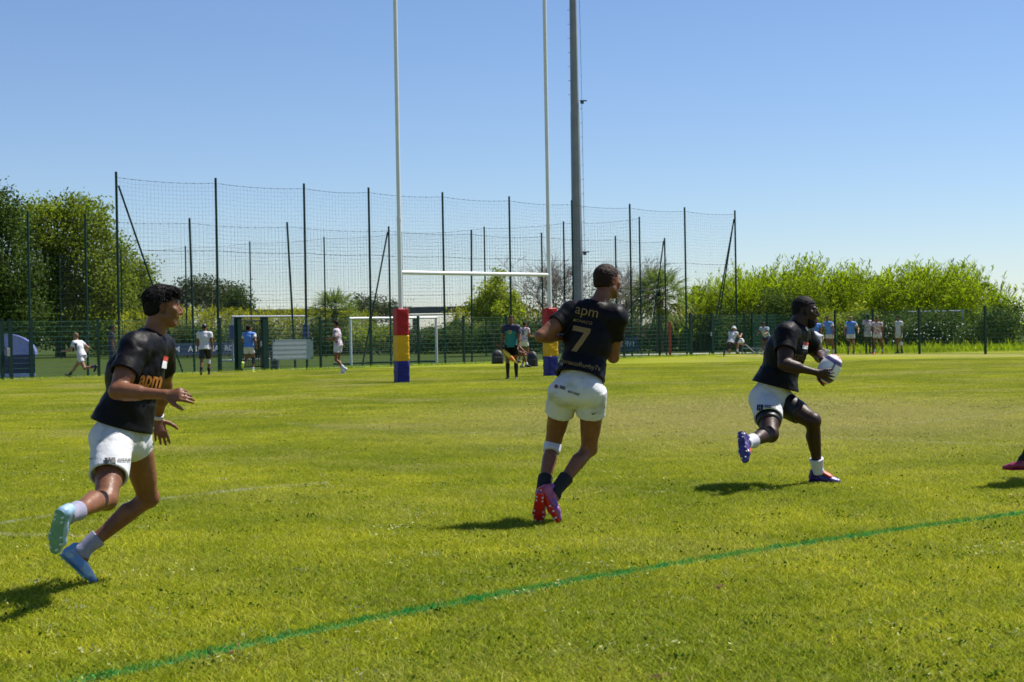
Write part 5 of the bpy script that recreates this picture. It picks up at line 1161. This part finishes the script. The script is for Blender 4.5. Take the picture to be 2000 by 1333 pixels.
decal(textmesh('BESINS', .5, .01, 'LEFT'), T3s, M_INK, so3, org, cs_+us*.035+vs_*.012, us, vs_, ds, .062, name='shorts_print')
# the ball
def rugby_ball(label, c, axis, L=.137, Rr=.092, group=None):
    e = empty('rugby_ball', c, label, 'ball'); a = nrm(axis); x = nrm(np.cross(a, [0, 1, .1])); y = np.cross(a, x); n, K = 32, 28; V = []; T = []
    for j in range(K+1):
        th = math.pi*j/K
        for i in range(n):
            ph = 2*math.pi*i/n; V.append(a*math.cos(th)*L+(x*math.cos(ph)+y*math.sin(ph))*max(1e-4, math.sin(th)**.92)*Rr)
            z = math.cos(th); w = abs(math.sin(2*ph)); t = (.78, .78, .76)
            if abs(abs(z)-.62) < .10 or (w < .28 and abs(z) < .62 and i % 16 > 2): t = (.035, .02, .13)
            if z < -.80: t = (.55, .06, .03)
            if z > .86: t = (.65, .20, .25)
            T.append(t)
    Q = [(j*n+i, j*n+(i+1) % n, (j+1)*n+(i+1) % n, (j+1)*n+i) for j in range(K) for i in range(n)]
    link('ball_panel', np_mesh('ball_panel', np.array(V), np.array(Q), np.array(T)), mat('pimpled_rubber', (1, 1, 1), .45, .04, 40, bump=.001, bs=300, tint=True, coat=.2), e)
    mb = MB(); mb.tube([a*(L-.002), a*(L+.003)], .006, 8); mb.build('valve', B_BLACK, e)
    return e
e = rugby_ball('white and purple rugby ball held by the bearded ball carrier', ball_c, np.array([.55, -.1, .9]))
# --- player four: mostly outside the picture on the right
# generic poses
def pose(p, yaw, s=1., lean=4, hip=(0, 0), knee=(5, 5), sh=(0, 0), ab=(8, 8), elb=(15, 15), twist=0, head=0, abl=(3, 3), side=0, hpitch=0, zfix=True, foot=(None, None), nod=0):
    """hip/knee/shoulder/elbow flexion in degrees, (right, left); yaw 0 looks away from the camera, + turns left"""
    J = {}; l = R(lean); X = np.array([1., 0, 0]); pv = np.array([0, 0, .93*s])
    def rotx(v, a): c, s_ = math.cos(a), math.sin(a); return np.array([v[0], v[1]*c-v[2]*s_, v[1]*s_+v[2]*c])
    def rotz(v, a): c, s_ = math.cos(a), math.sin(a); return np.array([v[0]*c-v[1]*s_, v[0]*s_+v[1]*c, v[2]])
    up = nrm([math.sin(R(side)), math.sin(l), math.cos(l)]); tw = R(twist)
    J['pelvis'] = pv; J['chest'] = pv+up*.30*s; J['neck'] = J['chest']+up*.20*s; hu = nrm([0, math.sin(l*.5), math.cos(l*.5)]); J['head'] = J['neck']+hu*.175*s+np.array([0, .02, 0])
    J['rp'] = X; J['rc'] = rotz(X, tw); hf = rotz(np.array([0, 1., -math.tan(R(nod))]), R(head)); J['hf'] = hf; J['hu'] = nrm(hu+hf*math.tan(R(nod))*.6)
    for i, sd in enumerate('RL'):
        sg = 1 if sd == 'R' else -1; J['sh'+sd] = J['neck']-up*.05*s+J['rc']*.18*s*sg; a = R(sh[i]); d = np.array([math.sin(R(ab[i]))*sg, 0, -math.cos(R(ab[i]))]); d = rotz(rotx(d, a), tw)
        J['el'+sd] = J['sh'+sd]+d*.29*s; d2 = np.array([math.sin(R(ab[i]*.3))*sg-.25*sg*math.sin(R(elb[i])), 0, -math.cos(R(ab[i]*.3))]); d2 = rotz(rotx(nrm(d2), a+R(elb[i])), tw); J['wr'+sd] = J['el'+sd]+d2*.26*s
        J['hp'+sd] = pv-np.array([0, 0, .05*s])+X*.09*s*sg; d = rotx(np.array([math.sin(R(abl[i]))*sg, 0, -math.cos(R(abl[i]))]), R(hip[i])); J['kn'+sd] = J['hp'+sd]+d*.43*s
        d = rotx(np.array([0, 0, -1.]), R(hip[i]-knee[i])); J['an'+sd] = J['kn'+sd]+d*.42*s; f = foot[i] if foot[i] is not None else (0 if abs(hip[i]-knee[i]) < 25 else (hip[i]-knee[i])*.8)
        J['toe'+sd] = J['an'+sd]+nrm(rotx(np.array([.12*sg, 1., -.32]), R(f)))*.19*s
    z = min(min(J['toe'+a][2] for a in 'RL')-.028*s, min(J['an'+a][2] for a in 'RL')-.088*s)
    for k in J:
        v = J[k]
        if k in ('rp', 'rc', 'hf', 'hu'): J[k] = rotz(v, R(yaw))
        else: v = v-np.array([0, 0, z if zfix else 0]); J[k] = rotz(v, R(yaw))+np.asarray(p)
    return J
KIT = dict(shirt=C_PATTERN, shorts=C_WHITE2, sock=SOCK_W, boot=B_BLACK, skin=SK_TAN, hairm=H_BROWN, h=.0150)
p = atx(2048, 13.2); pq = (78, 1., -4, (34, -14), (12, 20), (-2, 4), (8, 8), (18, 18)); Jq = pose(p, *pq); dx = at(1978, 940, 13.2)[0]-Jq['toeR'][0]; Jq = pose(p+np.array([dx, 0, 0]), *pq)
person('player at the right edge of the field, mostly out of view, maroon boot showing', Jq, dict(KIT, h=.012, shirt=C_BLACK, shorts=C_BLACK, boot=B_MAROON, sock=SOCK_B, skin=SK_DARK, sockh=.5))
def num(pr, txt, size, m, dvec=None, z=.0, part='jersey'):
    root, org, out, J, ax = pr; rp, rc, sp, fp, fc, Fr = ax; c = J['chest']+(J['neck']-J['chest'])*z; d = fc if dvec is None else np.asarray(dvec, float); u = nrm(np.cross(d, [0, 0, 1])); v = np.cross(u, nrm(d))
    ob, V, Q = out[part]; decal(textmesh(txt, 1, .03), bvh(V, Q), m, ob, org, c, u, v, d, size, .006, 'number_print')
M_NUM = mat('dark_number_ink', (.03, .02, .06), .6)
a = person('fair haired runner in white kit striding left in front of the mesh fence', pose(atx(160, 54.5), 66, 1.06, 20, (48, -30), (4, 70), (-50, 20), (28, 20), (80, 70), foot=(None, -60)), dict(KIT, shirt=C_WHITE2, skin=SK_FAIR, hairm=H_FAIR, sockR=SOCK_B, sock=SOCK_P, sockh=.32, hem=.05)); num(a, '1', .34, M_NUM, (.3, 1, 0))
person('man in navy top with white armband standing behind the left foreground runner', pose(atx(219, 56.5), -75, 1.04, 2), dict(KIT, shirt=C_NAVY, shorts=C_NAVY, hairm=H_BLACK, fs=.9, bands=(('R', 'armband', SOCK_W, -.5),)))
a = person('man in white T-shirt, long black shorts and dark cap walking away', pose(atx(401, 54.6), 6, 1.02, 3, (14, -12), (8, 12), (-8, 8), (14, 16), (18, 22), head=-20), dict(KIT, shirt=C_WHITE2, shorts=C_TIGHT, fs=.82, sock=SOCK_B, sockh=.42, hair='short', sleeves=(('R', 'bandage', SOCK_W, -.18, .25),), loose=1.5))
def cap(pr, m, brim=True, kind='cap'):
    root, org, out, J, ax = pr; rt, fw, up = ax[5]; hd = J['head']; g = lambda x, y, z: hd+(rt*x+fw*y+up*z)*.01
    F = Field(hd-.28, hd+.28, .008); F.ell(g(0, -1.2, 4.2), (.090, .108, .092), ax[5], .005); F.half(g(0, 0, 2.6 if kind == 'cap' else 3.0), -up)
    if kind == 'cap': F.cap(g(0, 6, 3.2), g(0, 14, 2.4), .008, .006, .01, side=rt, wa=.075, wb=.05)
    else: F.cap(g(0, 0, 3.8), g(0, 0, .6), .105, .150, .012, flat=True, side=rt, wa=.100, wb=.145); F.cap(g(0, 0, 1.6), g(0, 0, -2), .095, .15, .003, 's', flat=True)
    V, Q = F.mesh(); link('cap' if kind == 'cap' else 'bucket_hat', np_mesh('cap', V-org, Q), m, root)
cap(a, mat('black_cap', (.012, .012, .014), .5))
person('runner in sky blue bib and fluorescent boots in front of the green gate', pose(atx(487, 57.5), -8, 1., 7, (20, 0), (30, 75), (-30, 20), (20, 25), (70, 85), head=-50), dict(KIT, shirt=C_WHITE2, bib=C_BIB, boot=B_YELLOW, hairm=H_BLACK, hair='long', sockh=.25, sleeves=(('R', 'knee_sleeve', C_TIGHT, -.2, .4),)))
person('jogger in white patterned kit and white socks facing left, left of the goal pad', pose(atx(661, 53.2), 68, 1.05, 4, (8, 2), (32, 48), (8, 5), (16, 16), (88, 88), twist=14), dict(KIT, boot=B_WHITE, sockh=.36, hair='thick', sleeve=.75, hem=.06))
a = person('touch judge in navy and teal jersey holding a flag left of the right goal pad', pose(atx(1000, 43.8), 165, 1.02, 0, (3, -3), (3, 3), (8, 8), (12, 12), (25, 18), head=15, nod=12), dict(KIT, h=.0125, shirt=C_TEAL, shorts=C_BLACK, sock=SOCK_B, sockh=.88, skin=SK_TAN, hairm=H_BLACK, fs=.6, sleeve=.6))
F = None; root_, org_, out_, J_, ax_ = a
# navy yoke and sleeves of his jersey
ob, V, Q = out_['jersey']; zc = J_['chest'][2]+.02; fcn = V[Q].mean(1); ob.data.materials.append(C_NAVY)
r_ = (fcn-J_['chest'])@ax_[1]; mi = ((fcn[:, 2] > zc+.06-.25*np.abs(r_)) | (np.abs(r_) > .17)).astype(np.int32); ob.data.polygons.foreach_set('material_index', mi)
num(a, 'O', .13, mat('yellow_ink', (.6, .42, .03), .6), ax_[4]*-1, .1)
fl = empty('touch_flag', J_['wrR'], 'rolled yellow and orange touch flag in the right hand of the touch judge', 'flag'); w0 = J_['wrR']+np.array([0, 0, -.08]); d_ = nrm([.62, -.1, -.62])
mb = MB(); mb.tube([w0-d_*.22-J_['wrR'], w0+d_*.60-J_['wrR']], .010, 6); mb.build('stick', mat('red_handle', (.35, .02, .02), .5), fl)
mb = MB(); mb.tube([w0+d_*.05-J_['wrR'], w0+d_*.16-J_['wrR'], w0+d_*.40-J_['wrR'], w0+d_*.56-J_['wrR']], [.03, .055, .06, .015], 8); mb.build('cloth', mat('flag_cloth', (.72, .50, .03), .7, .1, 6, noise2=((.70, .16, .02), 5)), fl, smooth=True)
a = person('player number 5 in white kit walking right behind the touch judge', pose(atx(1024, 66), -38, 1., 6, (14, -8), (10, 16), (10, 30), (10, 10), (80, 95)), dict(KIT, under=C_TIGHT, fu=.56, sockh=.1)); num(a, '5', .26, M_NUM, (.35, 1, 0))
person('player sitting on the grass with crossed legs, half hidden behind the touch judge', pose(atx(1003, 57), -108, 1., 12, (86, 78), (70, 96), (0, 10), (15, 15), (50, 40), foot=(0, 0), zfix=True), dict(KIT, shirt=C_BLACK, shorts=C_BLACK, sockh=.2))
# kneeling spectator with bucket hat holding a ball
Jk = pose(atx(1428, 73.5), -40, 1.0, 28, (88, 8), (98, 98), (40, 45), (14, 20), (85, 70), head=-15, nod=10, foot=(0, -90)); a = person('kneeling man in white top and bucket hat holding a ball near the fence corner', Jk, dict(KIT, shirt=C_WHITE2, shorts=C_NAVY, fs=.6, sleeve=.25, skin=SK_FAIR)); cap(a, SOCK_W, kind='hat')
rugby_ball('pale ball held up by the kneeling man in the bucket hat', atx(1448, 73.3, .70), (0, .1, 1), .155, .135)
G = 'resting players by the right fence'
person('man in pale blue top bending forward, partly hidden behind the ball carrier', pose(atx(1497, 76), 150, .96, 35, (20, 25), (15, 20), (40, 40), (8, 8), (40, 40), nod=30), dict(KIT, shirt=C_GREY, shorts=C_NAVY))
a = person('player in white kit stooping low right behind the ball carrier', pose(atx(1603, 71.5), 50, 1., 62, (62, -2), (62, 70), (55, 70), (20, 15), (45, 50), nod=-20), dict(KIT, shirt=C_WHITE2, hairm=H_FAIR, skin=SK_FAIR, boot=B_WHITE))
person('man in sky blue bib standing behind the stooping player', pose(atx(1621, 74.), 140, 1.03, 10, (8, -4), (4, 12), (15, 2), (6, 20), (30, 12), side=4, head=25), dict(KIT, shirt=C_WHITE2, bib=C_BIB, hairm=H_BLACK))
person('man in blue top glimpsed between the ball carrier and the stooping player', pose(atx(1594, 75.), 190, .98, 5), dict(KIT, shirt=C_BIB, shorts=C_WHITE2, hairm=H_BLACK))
a = person('man in sky blue bib and dark sunglasses standing apart with a knee strap', pose(atx(1662, 73.4), 168, 1.01, 3, (4, -2), (3, 6), (-8, -14), (24, 34), (40, 62), side=-2, abl=(4, 5)), dict(KIT, shirt=C_WHITE2, bib=C_BIB, under=C_TIGHT, fu=.58, skin=SK_FAIR, hairm=H_FAIR, sock=SOCK_B, sockh=.16, sleeves=(('R', 'knee_sleeve', C_TIGHT, -.3, .3),)))
rt, fw, up = a[4][5]; hd = a[3]['head']; mb = MB(); M3 = Matrix((rt, fw, up)).transposed()
for sx in (-.033, .033): mb.box(hd+rt*sx+fw*.098+up*.012-a[1], (.055, .012, .036), M=M3)
mb.build('sunglasses', B_BLACK, a[0])
person('dark skinned player in white patterned kit, left of the one in orange boots', pose(atx(1696, 74.2), 195, 1.05, 2, (3, -3), (4, 4), (-5, 25), (26, 6), (10, 95), nod=12), dict(KIT, skin=SK_DARK, sock=SOCK_B, hair='long', hairm=H_BLACK, fs=.4))
person('player in white patterned kit and orange boots, hands on hips, right fence', pose(atx(1714, 72.9), 150, 1.0, 14, (10, -6), (6, 4), (20, -4), (10, 14), (55, 20), abl=(2, 16), side=-4, nod=18), dict(KIT, boot=B_ORANGE, fs=.45))
person('player in white kit facing left with knee bandage, rightmost of the resting group', pose(atx(1756, 73.2), 112, 1.0, -2, (3, -3), (6, 6), (2, -4), (6, 6), (10, 10), nod=22), dict(KIT, shirt=C_WHITE2, sock=SOCK_B, sockh=.3, hairm=H_BLACK, hair='long', sleeves=(('L', 'bandage', SOCK_W, -.1, .3),)))
